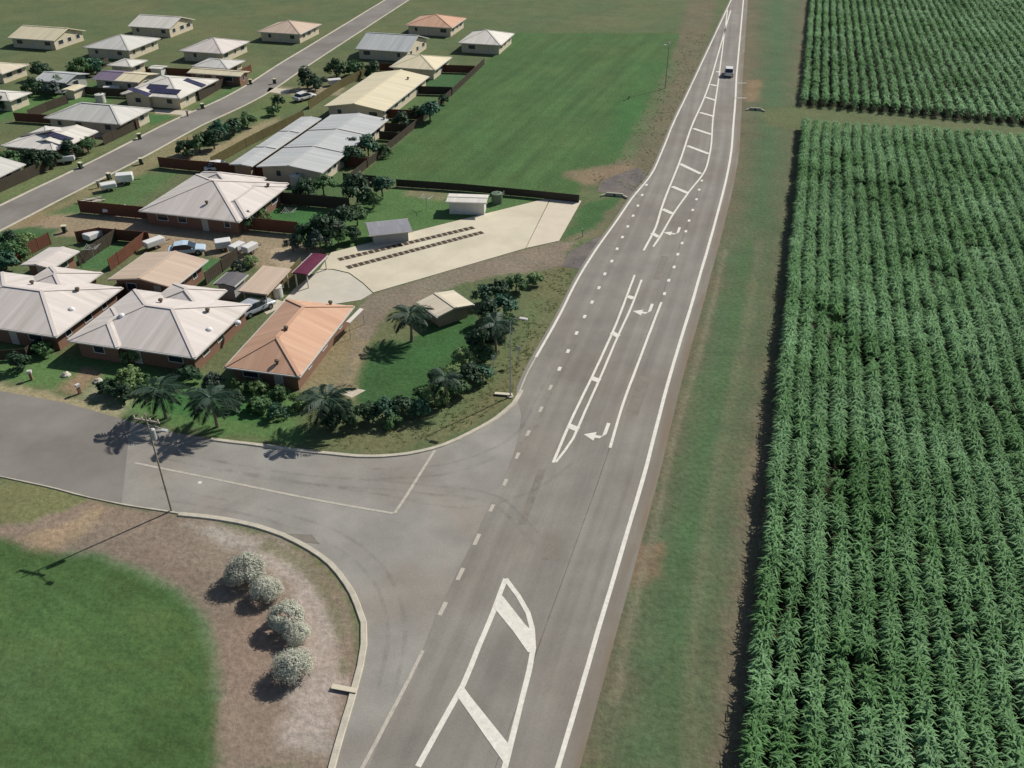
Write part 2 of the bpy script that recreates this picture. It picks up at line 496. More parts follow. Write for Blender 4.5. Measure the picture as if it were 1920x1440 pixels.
# --- lower left: nature strip, earth bank, lawn
paint(cl(120, 122, 84), [(-80, 900), (0, 898), (90, 915), (230, 948), (200, 965), (60, 985), (-80, 985)], 0.8, 0.9, 0.6)
paint(cl(140, 125, 110), [(-80, 985), (60, 980), (170, 940), (300, 962), (420, 975), (540, 1010), (620, 1075), (670, 1160), (680, 1250), (655, 1340), (615, 1450), (395, 1450), (400, 1300), (380, 1150), (260, 1075), (120, 1042), (-80, 1015)], 0.9, 1, 0.5)
paint(cl(164, 144, 116), [(40, 1010), (120, 985), (180, 950), (200, 960), (150, 1010), (80, 1035)], 1.0, 0.8, 0.9)
paint(cl(170, 160, 149), [(350, 985), (430, 985), (520, 1015), (590, 1080), (640, 1160), (650, 1250), (610, 1400), (520, 1400), (560, 1220), (540, 1110), (470, 1040), (400, 1015)], 1.2, 0.85, 0.8)
paint(cl(126, 110, 98), [(190, 1010), (330, 1020), (400, 1080), (420, 1160), (415, 1300), (405, 1300), (385, 1160), (330, 1100), (200, 1040)], 1.2, 0.6, 1.2)
paint(cl(106, 106, 74), [(500, 1010), (560, 1040), (620, 1100), (650, 1180), (655, 1260), (640, 1260), (628, 1180), (595, 1110), (540, 1055), (490, 1025)], 0.6, 0.7, 0.4)
LAWN = [(-120, 1000), (0, 1008), (58, 1031), (125, 1040), (175, 1040), (262, 1072), (335, 1110), (376, 1157), (399, 1221), (405, 1308), (400, 1460), (-200, 1460)]
paint(cl(74, 100, 58), LAWN, 0.9, 1, 0.25)
lm = np.clip(sdist(X, Y, [G(*p) for p in LAWN]) / 1.5, 0, 1)
col = col * (1 + ((fbm(X, Y, 5, 70) - 0.5) * 0.7 * lm + 0.07 * np.sin((X * 0.5 + Y * 0.87) * 2 * math.pi / 1.5 + fbm(X, Y, 8, 71) * 3) * lm)[:, None])
lf = np.clip((fbm(X, Y, 3.5, 72) - 0.52) * 4, 0, 1) * lm * 0.3
col = col * (1 - lf[:, None]) + cl(98, 110, 66)[None] * lf[:, None]
paint_line(cl(100, 124, 88), LAWN[3:10], 0.7, 0.6, 0.55, 0.25)
paint(cl(90, 118, 80), [(0, 1215), (60, 1235), (80, 1275), (70, 1320), (0, 1330)], 4.0, 0.4, 1.8)
# overall unevenness of real ground
col = col * (0.84 + 0.22 * mid + 0.12 * small)[:, None]
hue = (fbm(X, Y, 7, 80) - 0.5)[:, None]
col = np.clip(col * (1 + hue * np.array([0.22, 0.02, 0.04])), 0.004, 1)

def ground_mat():
    m = bpy.data.materials.new('ground_cover')
    m.use_nodes = True
    n = m.node_tree.nodes; l = m.node_tree.links
    p = n['Principled BSDF']
    p.inputs['Roughness'].default_value = 0.95
    p.inputs['Specular IOR Level'].default_value = 0.1
    at = n.new('ShaderNodeAttribute'); at.attribute_name = 'cover'
    tc = n.new('ShaderNodeTexCoord')
    def noise(sc, det, a, b):
        q = n.new('ShaderNodeTexNoise'); q.inputs['Scale'].default_value = sc; q.inputs['Detail'].default_value = det
        q.inputs['Roughness'].default_value = 0.65
        l.new(tc.outputs['Object'], q.inputs['Vector'])
        r = n.new('ShaderNodeMapRange'); r.inputs['From Min'].default_value = 0.3; r.inputs['From Max'].default_value = 0.7
        r.inputs['To Min'].default_value = a; r.inputs['To Max'].default_value = b
        l.new(q.outputs['Fac'], r.inputs['Value'])
        return q, r
    q1, r1 = noise(2.2, 8, 0.74, 1.28)
    q2, r2 = noise(0.25, 4, 0.9, 1.1)
    mm = n.new('ShaderNodeMath'); mm.operation = 'MULTIPLY'
    l.new(r1.outputs[0], mm.inputs[0]); l.new(r2.outputs[0], mm.inputs[1])
    mx = n.new('ShaderNodeMix'); mx.data_type = 'RGBA'; mx.blend_type = 'MULTIPLY'; mx.inputs['Factor'].default_value = 1
    l.new(at.outputs['Color'], mx.inputs['A']); l.new(mm.outputs[0], mx.inputs['B'])
    q3, r3 = noise(5.0, 8, 0.0, 0.0)
    r3.inputs['From Min'].default_value = 0.55; r3.inputs['From Max'].default_value = 0.72; r3.inputs['To Max'].default_value = 0.38
    q4, r4 = noise(0.12, 3, 0.0, 1.0)
    fl = n.new('ShaderNodeMath'); fl.operation = 'MULTIPLY'; l.new(r3.outputs[0], fl.inputs[0]); l.new(r4.outputs[0], fl.inputs[1])
    dry = n.new('ShaderNodeMix'); dry.data_type = 'RGBA'; dry.inputs['B'].default_value = C(150, 142, 104)
    l.new(fl.outputs[0], dry.inputs['Factor']); l.new(mx.outputs['Result'], dry.inputs['A'])
    l.new(dry.outputs['Result'], p.inputs['Base Color'])
    b = n.new('ShaderNodeBump'); b.inputs['Strength'].default_value = 0.7; b.inputs['Distance'].default_value = 0.15
    l.new(q1.outputs['Fac'], b.inputs['Height']); l.new(b.outputs['Normal'], p.inputs['Normal'])
    return m
nx, ny = len(xs), len(ys_)
idx = np.arange(nx * ny).reshape(ny, nx)
F = np.stack([idx[:-1, :-1], idx[:-1, 1:], idx[1:, 1:], idx[1:, :-1]], -1).reshape(-1, 4)
gme = npmesh('ground', np.stack([X, Y, np.zeros_like(X)], -1), F, ground_mat())
ca = gme.attributes.new('cover', 'FLOAT_COLOR', 'POINT')
ca.data.foreach_set('color', np.concatenate([col, np.ones((len(col), 1))], 1).astype(np.float32).ravel())
ground = tag(put('ground', gme), kind='structure')

# ------------------------------------------------------------------ ROADS
def road_mat():
    """worn seal: long wheel-path wear, repairs, dust on the shoulder; UV x = metres from the right margin, y = metres along"""
    m = mat('road_seal_base', C(141, 137, 128), 0.9, 0.13, 0.22, fine=0.09, bump=0.25, bscale=30, spec=0.2, col2=C(135, 128, 119)).copy()
    m.name = 'road_seal'
    n = m.node_tree.nodes; l = m.node_tree.links
    p = n['Principled BSDF']
    base = p.inputs['Base Color'].links[0].from_socket
    tc = n.new('ShaderNodeTexCoord')
    sep = n.new('ShaderNodeSeparateXYZ'); l.new(tc.outputs['UV'], sep.inputs[0])
    def nz(sx, sy, sc, det=4):
        mp = n.new('ShaderNodeMapping'); mp.inputs['Scale'].default_value = (sx, sy, 1); l.new(tc.outputs['UV'], mp.inputs[0])
        q = n.new('ShaderNodeTexNoise'); q.inputs['Scale'].default_value = sc; q.inputs['Detail'].default_value = det; l.new(mp.outputs[0], q.inputs['Vector'])
        return q.outputs['Fac']
    def mr(v, a, b, c, d):
        r = n.new('ShaderNodeMapRange'); r.inputs['From Min'].default_value = a; r.inputs['From Max'].default_value = b; r.inputs['To Min'].default_value = c; r.inputs['To Max'].default_value = d
        l.new(v, r.inputs['Value']); return r.outputs['Result']
    def op(k, a, b):
        q = n.new('ShaderNodeMath'); q.operation = k
        for i, v in enumerate((a, b)):
            if isinstance(v, (int, float)): q.inputs[i].default_value = v
            else: l.new(v, q.inputs[i])
        return q.outputs[0]
    streak = mr(nz(1.1, 0.03, 1.0, 5), 0.3, 0.7, 0.88, 1.1)
    # two tyre paths per 3.5 m lane
    ph = op('COSINE', op('MULTIPLY', op('SUBTRACT', sep.outputs[0], 2.2), 2 * math.pi / 1.75), 0)
    tyre = mr(op('MULTIPLY', op('ADD', ph, 1.0), mr(nz(0.3, 0.04, 1.0), 0.35, 0.65, 0.0, 1.0)), 0.0, 2.0, 1.02, 0.9)
    f = op('MULTIPLY', streak, tyre)
    mx = n.new('ShaderNodeMix'); mx.data_type = 'RGBA'; mx.blend_type = 'MULTIPLY'; mx.inputs['Factor'].default_value = 1
    l.new(base, mx.inputs['A']); l.new(f, mx.inputs['B'])
    dust = n.new('ShaderNodeMix'); dust.data_type = 'RGBA'; dust.inputs['B'].default_value = C(130, 116, 98)
    l.new(op('MULTIPLY', mr(sep.outputs[0], 0.35, 1.25, 1.0, 0.0), mr(nz(0.8, 0.12, 1.0, 5), 0.35, 0.62, 0.1, 0.95)), dust.inputs['Factor'])
    l.new(mx.outputs['Result'], dust.inputs['A'])
    l.new(dust.outputs['Result'], p.inputs['Base Color'])
    return m
M_JUNC = mat('junction_seal', C(151, 148, 140), 0.9, 0.16, 0.25, fine=0.09, bump=0.25, bscale=30, spec=0.2, col2=C(146, 138, 128))
M_STREET = mat('old_street_seal', C(138, 133, 126), 0.9, 0.10, 0.3, fine=0.06, bump=0.25, bscale=30, spec=0.2, col2=C(126, 120, 113))
M_TRACK = mat('wheel_path_seal', C(119, 113, 105), 0.8, 0.2, 0.25, fine=0.08, spec=0.25, col2=C(126, 119, 111))
M_PATCH = mat('driveway_seal', C(104, 98, 95), 0.9, 0.2, 0.8, fine=0.1, spec=0.2, col2=C(116, 108, 100))
def paint_mat(name, c, lo, hi):
    """road paint worn through to the seal in small chips and along tyre paths"""
    m = mat(name + '_base', c, 0.75, 0.10, 2.0, fine=0.08, spec=0.3).copy()
    m.name = name
    n = m.node_tree.nodes; l = m.node_tree.links
    p = n['Principled BSDF']; base = p.inputs['Base Color'].links[0].from_socket
    tc = n.new('ShaderNodeTexCoord')
    q = n.new('ShaderNodeTexNoise'); q.inputs['Scale'].default_value = 4.5; q.inputs['Detail'].default_value = 8; q.inputs['Roughness'].default_value = 0.75
    l.new(tc.outputs['Object'], q.inputs['Vector'])
    r = n.new('ShaderNodeMapRange'); r.inputs['From Min'].default_value = lo; r.inputs['From Max'].default_value = hi; r.inputs['To Max'].default_value = 0.85
    l.new(q.outputs['Fac'], r.inputs['Value'])
    mx = n.new('ShaderNodeMix'); mx.data_type = 'RGBA'; mx.inputs['B'].default_value = C(140, 133, 122)
    l.new(r.outputs['Result'], mx.inputs['Factor']); l.new(base, mx.inputs['A']); l.new(mx.outputs['Result'], p.inputs['Base Color'])
    return m
M_PAINT = paint_mat('worn_road_paint', C(226, 221, 208), 0.54, 0.78)
M_PAINT2 = paint_mat('dusty_road_paint', C(190, 183, 168), 0.48, 0.72)
M_KERB = mat('kerb_concrete', C(192, 184, 166), 0.9, 0.14, 1.5, fine=0.1, bump=0.2)
M_CONC = mat('driveway_concrete', C(214, 204, 180), 0.85, 0.05, 0.5, fine=0.05, bump=0.1, col2=C(204, 194, 170))
M_CONC2 = mat('apron_concrete', C(202, 195, 178), 0.85, 0.06, 0.6, fine=0.05, bump=0.1, col2=C(196, 190, 176))

EDGE_R = [(1083, 1314), (1104, 1243), (1122, 1180), (1145, 1104), (1162, 1046), (1181, 982), (1205, 900), (1237, 777), (1250, 727), (1274, 645), (1295, 577), (1315, 507), (1329, 460), (1344, 405), (1362, 335), (1371, 285), (1375, 235), (1379, 185), (1381, 142), (1383, 120)]
EDGE_L = [(975, 732), (990, 697), (1005, 670), (1025, 635), (1050, 590), (1077, 535), (1117, 469), (1153, 419), (1185, 372), (1220, 329), (1242, 282), (1261, 235), (1286, 182), (1315, 120)]
DOTS_L = [(1212, 347), (1204, 366), (1196, 386), (1187, 405), (1177, 425), (1167, 445), (1157, 467), (1147, 490), (1134, 514), (1123, 540), (1110, 567), (1096, 594), (1081, 625), (1065, 659), (1049, 692), (1032, 727), (1014, 768), (990, 813), (970, 855), (947, 905), (922, 953), (894, 1012), (863, 1077), (830, 1142)]
eR = gp(EDGE_R, 2.0, 40, 260)
eL = gp(EDGE_L, 2.0, 0, 260)

# main carriageway sheet: rows across from its left to its right margin
def side_pts(line):
    return line
rightM = []
for i, p in enumerate(eR):
    d = (eR[min(i + 1, len(eR) - 1)] - eR[max(i - 1, 0)]).normalized()
    rightM.append(p + Vector((d.y, -d.x, 0)) * 1.25)
leftpix = [(640, 1560), (748, 1312), (792, 1221), (822, 1142), (856, 1077), (888, 1012), (916, 953), (941, 905), (963, 852), (978, 780), (975, 735)]
lm_ = gp(leftpix, 2.0, 10, 0)
up = []
for i, p in enumerate(eL):
    d = (eL[min(i + 1, len(eL) - 1)] - eL[max(i - 1, 0)]).normalized()
    up.append(p - Vector((d.y, -d.x, 0)) * 0.45)
leftM = lm_[:-1] + up
def even(line, n):
    L = [0]
    for a, b in zip(line[:-1], line[1:]): L.append(L[-1] + (b - a).length)
    out = []
    t = np.linspace(0, L[-1], n)
    xs2 = np.interp(t, L, [p.x for p in line]); ys2 = np.interp(t, L, [p.y for p in line])
    return [Vector((a, b, 0)) for a, b in zip(xs2, ys2)], L[-1]
def match_y(line, yv):
    yy = [p.y for p in line]; xx = [p.x for p in line]
    return np.interp(yv, yy, xx)
yrow = np.concatenate([np.arange(14, 140, 1.0), np.arange(140, 420, 5.0)])
lx = match_y(leftM, yrow); rx = match_y(rightM, yrow)
NA = 10
V = []; UV = []
for yy, a, b in zip(yrow, lx, rx):
    for k in range(NA + 1):
        x = a + (b - a) * k / NA
        V.append((x, yy, 0.03)); UV.append((b - x, yy))
V = np.array(V)
idx = np.arange(len(yrow) * (NA + 1)).reshape(len(yrow), NA + 1)
F = np.stack([idx[:-1, :-1], idx[:-1, 1:], idx[1:, 1:], idx[1:, :-1]], -1).reshape(-1, 4)
rme = npmesh('main_road', V, F, road_mat())
uvl = rme.uv_layers.new(name='UVMap')
uvl.data.foreach_set('uv', np.array(UV, np.float32)[F.ravel()].ravel())
main_road = tag(put('main_road', rme), kind='structure')

# side road with the flared junction mouth
KERB_N = [(975, 732), (960, 757), (940, 775), (880, 811), (830, 834), (763, 850), (697, 855), (623, 850), (550, 842), (480, 833), (397, 823)]
EDGE_N2 = [(397, 823), (330, 812), (235, 785), (120, 755), (0, 733), (-160, 702)]
KERB_S = [(337, 963), (417, 972), (480, 985), (533, 1003), (582, 1028), (621, 1056), (652, 1094), (672, 1132), (684, 1168), (685, 1209), (678, 1250), (667, 1293), (650, 1350), (625, 1440)]
EDGE_S2 = [(-160, 862), (0, 894), (80, 911), (170, 934), (235, 947), (337, 963)]
kn = gp(KERB_N, 1.0); ks = gp(KERB_S, 1.0, 0, 10)
seam_n, seam_s = (245, 790), (228, 945)
jp = [G(1010, 700)] + kn + [G(*p) for p in [(330, 812), seam_n, seam_s, (300, 957)]] + ks + [G(900, 1560), G(1050, 1300), G(1080, 1000), G(1060, 800)]
side_road = tag(put('side_road', poly_me('side_road', jp, 0.018, M_JUNC)), kind='structure')
sp = [G(*p) for p in [seam_n, (120, 755), (0, 733), (-160, 702), (-900, 560), (-900, 700), (-160, 862), (0, 894), (80, 911), (170, 934), seam_s]]
street_old = tag(put('side_street', poly_me('side_street', sp, 0.014, M_STREET)), kind='structure')
# residential street behind the houses
SL = [(0, 387), (125, 327), (225, 272), (370, 205), (470, 157), (530, 121)]
SR = [(0, 432), (55, 401), (200, 335), (325, 262), (425, 217), (500, 172), (575, 121)]
cs = [(a, b) for a, b in zip(gp([(0, 409), (90, 364), (212, 304), (347, 233), (447, 187), (552, 121)], 3.0, 60, 260), [0] * 9999)]
cl_line = [c[0] for c in cs]
res_street = tag(put('residential_street', ribbon_me('residential_street', cl_line, 6.3, 0.02, M_STREET, jit=0.05)), kind='structure')
for off in (-3.3, 3.3):
    put('gutter_edge', ribbon_me('gutter_edge', cl_line, 0.35, 0.02, M_KERB, off, 0.1, 0.04), res_street)
for pix in ([(1125, 342), (1160, 326), (1195, 315), (1215, 325), (1176, 375), (1168, 363), (1120, 360)], [(1069, 472), (1095, 458), (1125, 442), (1140, 440), (1092, 505), (1052, 500)]):
    put('driveway_mouth', poly_me('driveway_mouth', [G(*p) for p in pix], 0.016, M_PATCH), main_road)

# kerbs
put('kerb', ribbon_me('kerb', kn, 0.45, 0.0, M_KERB, -0.12, 0.12, 0.02), side_road)
put('kerb', ribbon_me('kerb', ks, 0.5, 0.0, M_KERB, 0.1, 0.12, 0.02), side_road)
put('kerb', ribbon_me('kerb', gp(EDGE_S2, 1.5), 0.16, 0.0, MATS['kerb_concrete'], 0.0, 0.08, 0.04), street_old)

# ---- painted markings
ZP = 0.042
def stripe_px(name, pix, wd, m=None, z=ZP, parent=None, start=0, end=0, step=1.5, jit=0.012):
    return put(name, ribbon_me(name, gp(pix, step, start, end), wd, z, m or M_PAINT, 0, 0, jit), parent or main_road)
put('edge_line', ribbon_me('edge_line', eR, 0.32, ZP, M_PAINT, 0, 0, 0.012), main_road)
put('edge_line', ribbon_me('edge_line', eL[int(len(gp(EDGE_L[:3], 2.0))) - 1:], 0.26, ZP, M_PAINT, 0, 0, 0.012), main_road)
put('edge_line', ribbon_me('edge_line', gp(EDGE_L[:3], 1.0), 0.14, ZP, M_PAINT2, 0, 0, 0.02), main_road)
dl = [G(*p) for p in DOTS_L]
def dash_me(ln, wd, m):
    return mesh('dash', [(-wd / 2, -ln / 2, 0), (wd / 2, -ln / 2, 0), (wd / 2 * 0.9, ln / 2, 0), (-wd / 2, ln / 2 * 0.96, 0)], [(0, 1, 2, 3)], m)
D1 = dash_me(0.75, 0.34, M_PAINT); D2 = dash_me(0.9, 0.3, M_PAINT2); D3 = dash_me(1.3, 0.32, M_PAINT2)
for i, p in enumerate(dl):
    d = dl[min(i + 1, len(dl) - 1)] - dl[max(i - 1, 0)]
    me = D1 if i < 15 else (D3 if i in (21, 22, 23) else D2)
    put('dash', me, main_road, (p.x, p.y, ZP), (0, 0, math.atan2(d.y, d.x) - math.pi / 2))
for px in [(1316, 339), (1311, 356), (1306, 374), (1299, 394), (1292, 414), (1286, 434), (1279, 456), (1271, 477), (1264, 501), (1254, 526), (1246, 551)]:
    p = G(*px)
    put('dash', D1, main_road, (p.x, p.y, ZP), (0, 0, R(-17)))
# hatched median
ML = [(1341, 121), (1335, 142), (1320, 185), (1297, 237), (1275, 302), (1240, 392), (1230, 425), (1207, 470)]
MR = [(1351, 121), (1347, 152), (1337, 222), (1330, 292), (1322, 320), (1292, 360), (1262, 402), (1237, 445), (1225, 463)]
stripe_px('median_line', ML[::-1], 0.28, end=60)
stripe_px('median_line', MR[::-1], 0.25, end=60)
for a, b in [((570, 100), (605, 100)), ((530, 195), (575, 205)), ((490, 290), (570, 315)), ((450, 405), (555, 435)), ((400, 525), (535, 570)), ((355, 655), (515, 715)), ((300, 790), (455, 865)), ((240, 960), (360, 1010)), ((170, 1130), (245, 1165)), ((90, 1310), (140, 1340))]:
    A = (1200 + a[0] / 4, 110 + a[1] / 4); B = (1200 + b[0] / 4, 110 + b[1] / 4)
    stripe_px('hatch_bar', [A, B], 0.7, z=ZP + 0.004)
for px in [(1360, 90), (1368, 60)]:
    pass
# lower ladder median
LL = [(1190, 516), (1150, 620), (1112, 703), (1067, 797), (1037, 868)]
LR = [(1203, 525), (1182, 580), (1158, 632), (1126, 707), (1089, 790), (1075, 822), (1042, 867)]
stripe_px('median_line', LL, 0.25)
stripe_px('median_line', LR, 0.23)
for a, b in [((1177, 556), (1188, 560)), ((1147, 624), (1160, 631)), ((1109, 709), (1124, 715)), ((1067, 799), (1084, 806))]:
    stripe_px('hatch_bar', [a, b], 0.7, z=ZP + 0.004)
stripe_px('lane_line', [(1240, 567), (1200, 672), (1162, 777), (1144, 840)], 0.25)
# turn arrows: stem comes down the lane, head points left
def arrow_me(k=1.0):
    v = [(0.6, 2.3), (0.92, 2.3), (0.92, 0.6), (0.78, 0.32), (0.46, 0.16), (0.0, 0.14), (0.0, 0.62), (-1.05, -0.06), (0.0, -0.74), (0.0, -0.26), (0.46, -0.24), (0.6, 0.3)]
    f = [(0, 11, 2, 1), (11, 3, 2), (11, 4, 3), (11, 10, 4), (10, 9, 5, 4), (6, 7, 5), (5, 7, 9), (9, 7, 8)]
    f = [(0, 11, 2, 1), (11, 3, 2), (11, 10, 4, 3), (10, 9, 5, 4), (6, 7, 8)]
    return mesh('turn_arrow', [(a * k, b * k, 0) for a, b in v], f, M_PAINT)
AR = arrow_me(1.0)
for px, k in (((1259, 438), 1.0), ((1204, 586), 1.0), ((1116, 818), 1.0)):
    p = G(*px)
    put('turn_arrow', AR, main_road, (p.x, p.y, ZP), (0, 0, R(-17)), (k, k, 1))
# stubs across the right shoulder
stripe_px('shoulder_bar', [(1381, 156), (1400, 156)], 0.5, M_PAINT2)
stripe_px('shoulder_bar', [(1379, 184), (1400, 184)], 0.5, M_PAINT2)
# near painted island
stripe_px('island_line', [(948, 1086), (938, 1112), (925, 1148), (896, 1216), (868, 1285), (852, 1314)], 0.36, start=0, end=5)
stripe_px('island_line', [(948, 1086), (972, 1118), (990, 1150), (998, 1180), (1000, 1215), (992, 1258), (978, 1314)], 0.36, z=ZP + 0.004, end=5)
put('island_band', poly_me('island_band', [G(*p) for p in [(926, 1140), (936, 1112), (944, 1120), (985, 1172), (999, 1185), (999, 1222), (990, 1224), (962, 1184)]], ZP + 0.008, M_PAINT), main_road)
put('island_band', poly_me('island_band', [G(*p) for p in [(857, 1306), (868, 1287), (884, 1309), (957, 1400), (951, 1440)]], ZP + 0.008, M_PAINT), main_road)
stripe_px('lane_line', [(793, 1220), (770, 1268), (748, 1310)], 0.24, M_PAINT2, end=10)
# side road lines
stripe_px('centre_line', [(252, 868), (400, 898), (633, 945), (738, 963)], 0.22, M_PAINT2, 0.03, side_road)
stripe_px('give_way_line', [(740, 963), (762, 930), (790, 885), (815, 845)], 0.24, M_PAINT2, 0.033, side_road)
p = G(375, 905); put('road_marker', dash_me(0.3, 0.3, M_PAINT), side_road, (p.x, p.y, 0.03))

# seal repairs and turning tyre marks on the asphalt
def mark_mat():
    m = bpy.data.materials.new('tyre_rubber'); m.use_nodes = True
    n = m.node_tree.nodes; l = m.node_tree.links; p = n['Principled BSDF']
    p.inputs['Base Color'].default_value = C(92, 87, 80); p.inputs['Roughness'].default_value = 0.9
    tc = n.new('ShaderNodeTexCoord'); q = n.new('ShaderNodeTexNoise'); q.inputs['Scale'].default_value = 0.7; q.inputs['Detail'].default_value = 7; q.inputs['Roughness'].default_value = 0.7
    l.new(tc.outputs['Object'], q.inputs['Vector'])
    r = n.new('ShaderNodeMapRange'); r.inputs['From Min'].default_value = 0.4; r.inputs['From Max'].default_value = 0.75; r.inputs['To Max'].default_value = 0.2
    l.new(q.outputs['Fac'], r.inputs['Value']); l.new(r.outputs['Result'], p.inputs['Alpha'])
    return m
M_MARK = mark_mat()
for k, pix in enumerate(([(1010, 1000), (930, 930), (800, 910), (560, 890), (300, 845)], [(1000, 1020), (920, 945), (790, 925), (550, 905), (295, 858)], [(300, 915), (520, 960), (640, 1000), (730, 1080), (760, 1180), (740, 1300)], [(300, 935), (500, 975), (610, 1015), (700, 1090), (728, 1180), (708, 1300)], [(1085, 860), (1000, 920), (900, 950), (700, 925), (420, 880)], [(700, 880), (840, 870), (960, 820), (1010, 740), (1060, 640)], [(690, 900), (850, 886), (985, 825), (1032, 740), (1080, 645)])):
    put('tyre_mark', ribbon_me('tyre_mark', gp(pix, 1.0), 0.3, 0.046 + 0.002 * k, M_MARK, 0, 0, 0.03), main_road)
for k, (ln, off, wd) in enumerate(((eR, -3.55, 0.07),)):
    put('seal_joint', ribbon_me('seal_joint', ln[:len(ln) - 5], wd, 0.034, mat('joint_bitumen', C(112, 105, 96), 0.8, 0.3, 0.8, fine=0.2), off, 0, 0.02), main_road)
M_REP = mat('seal_repair', C(129, 123, 113), 0.9, 0.15, 0.8, fine=0.12)
for pix in ([(1030, 1010), (1062, 1012), (1048, 1052), (1014, 1050)], [(1200, 705), (1222, 707), (1196, 780), (1172, 778)], [(1010, 880), (1024, 881), (985, 985), (970, 984)], [(520, 1000), (585, 1003), (600, 1020), (545, 1014)], [(1240, 480), (1254, 481), (1238, 525), (1224, 524)]):
    put('seal_patch', poly_me('seal_patch', [G(*p) for p in pix], 0.037, M_REP), main_road)

# ------------------------------------------------------------------ CONCRETE DRIVEWAY with paver strips
driveway = tag(put('driveway', None), kind='structure')
def slab(name, pix, z, m):
    return put(name, poly_me(name, [G(*p) for p in pix], z, m, z + 0.02), driveway)
slab('concrete_slab', [(1032, 371), (985, 466), (800, 520), (700, 549), (681, 531), (655, 512), (625, 505), (600, 505), (621, 474), (830, 421)], 0.06, M_CONC)
slab('street_apron', [(1033.5, 371.3), (1090, 377), (1048, 452), (986.5, 465.5)], 0.055, mat('pale_apron_concrete', C(212, 200, 178), 0.85, 0.05, 0.6, fine=0.05, bump=0.1))
slab('house_apron', [(599, 506), (624, 506.5), (654, 513.5), (680, 532.5), (698.5, 550), (676, 563), (600, 575), (528, 568), (553, 541)], 0.05, M_CONC2)
M_PAVER = mat('dark_brown_paver', C(72, 63, 54), 0.9, 0.2, 3.0, fine=0.1, bump=0.3, objvar=0.15)
for a, b in (((634, 488), (889, 427)), ((650, 503), (906, 436))):
    A = G(*a); B = G(*b); d = B - A; n = int(d.length / 0.78)
    PV = MB().box(-0.25, 0.25, -0.48, 0.48, 0.0, 0.03).me('paver', M_PAVER)
    put('paver_bed', ribbon_me('paver_bed', [A.lerp(B, i / 20) for i in range(21)], 1.0, 0.067, mat('brown_bed', C(168, 154, 132), 0.95, 0.2, 2.0, fine=0.15)), driveway)
    for i in range(n):
        p = A.lerp(B, (i + 0.5) / n)
        put('paver', PV, driveway, (p.x, p.y, 0.068), (0, 0, math.atan2(d.y, d.x) + random.uniform(-.04, .04)), (1, 0.85 + random.uniform(-.08, .08), 1))

# ------------------------------------------------------------------ HOUSES
GRID = 14.5
M_GUT = mat('white_gutter', C(206, 202, 194), 0.5, 0.08, 2)
M_WALLS = {k: mat('wall_' + k, c, 0.9, 0.08, 0.8, fine=0.05) for k, c in dict(cream=C(208, 196, 170), white=C(216, 214, 206), brick=C(136, 104, 86), tan=C(160, 142, 118), grey=C(168, 168, 164), olive=C(140, 136, 104)).items()}
def roofmat(name, c, c2=None, rough=0.55):
    return mat('roof_' + name, c, rough, 0.11, 0.7, fine=0.04, spec=0.35, stretch='uv', col2=c2)
M_ROOFS = dict(pinkwhite=roofmat('pink_white', C(220, 210, 202), C(208, 198, 188)), palegrey=roofmat('pale_grey', C(212, 209, 200), C(202, 199, 190)), zinc=roofmat('zinc', C(194, 195, 192), C(182, 184, 182)),
    cream=roofmat('cream', C(226, 214, 180), C(218, 206, 174)), white=roofmat('white', C(226, 220, 208), C(214, 208, 196)), peach=roofmat('peach', C(206, 166, 138), C(196, 154, 126), 0.8),
    tan=roofmat('tan', C(206, 184, 162), C(198, 176, 154)), mauve=roofmat('mauve', C(128, 114, 132), C(120, 108, 124)), bluegrey=roofmat('blue_grey', C(146, 144, 150), C(138, 136, 140)), paleshed=roofmat('pale_shed', C(216, 204, 180), C(208, 196, 172)), maroon=roofmat('maroon', C(104, 38, 62), C(90, 32, 52)), darkgrey=roofmat('dark_grey', C(112, 108, 108), C(104, 100, 100)))
M_GLASS = mat('window_glass', C(50, 60, 68), 0.08, 0.1, 1, spec=0.6)
M_FRAME = mat('window_frame', C(214, 212, 206), 0.5, 0.05, 1)
M_DOOR = mat('garage_door', C(196, 190, 176), 0.6, 0.05, 2)
M_SOLAR = mat('solar_cell', C(58, 52, 74), 0.2, 0.12, 2, spec=0.6, objvar=0.2)
M_VENT = mat('vent_metal', C(210, 210, 206), 0.4, 0.05, 2, spec=0.5)
M_VENTD = mat('vent_brown', C(104, 90, 76), 0.7, 0.1, 2)
M_SKY = mat('skylight_dome', C(236, 236, 232), 0.3, 0.03, 2, spec=0.5)
M_DARKM = mat('dark_metal', C(60, 60, 62), 0.6, 0.1, 2)

def uvroof(me):
    uv = me.uv_layers.new(name='UVMap')
    for p in me.polygons:
        nrm = p.normal
        t = Vector((-nrm.y, nrm.x, 0))
        t = t.normalized() if t.length > 1e-3 else Vector((1, 0, 0))
        s2 = nrm.cross(t)
        for li in p.loop_indices:
            co = me.vertices[me.loops[li].vertex_index].co
            uv.data[li].uv = (co.dot(t) * 2.0, co.dot(s2))

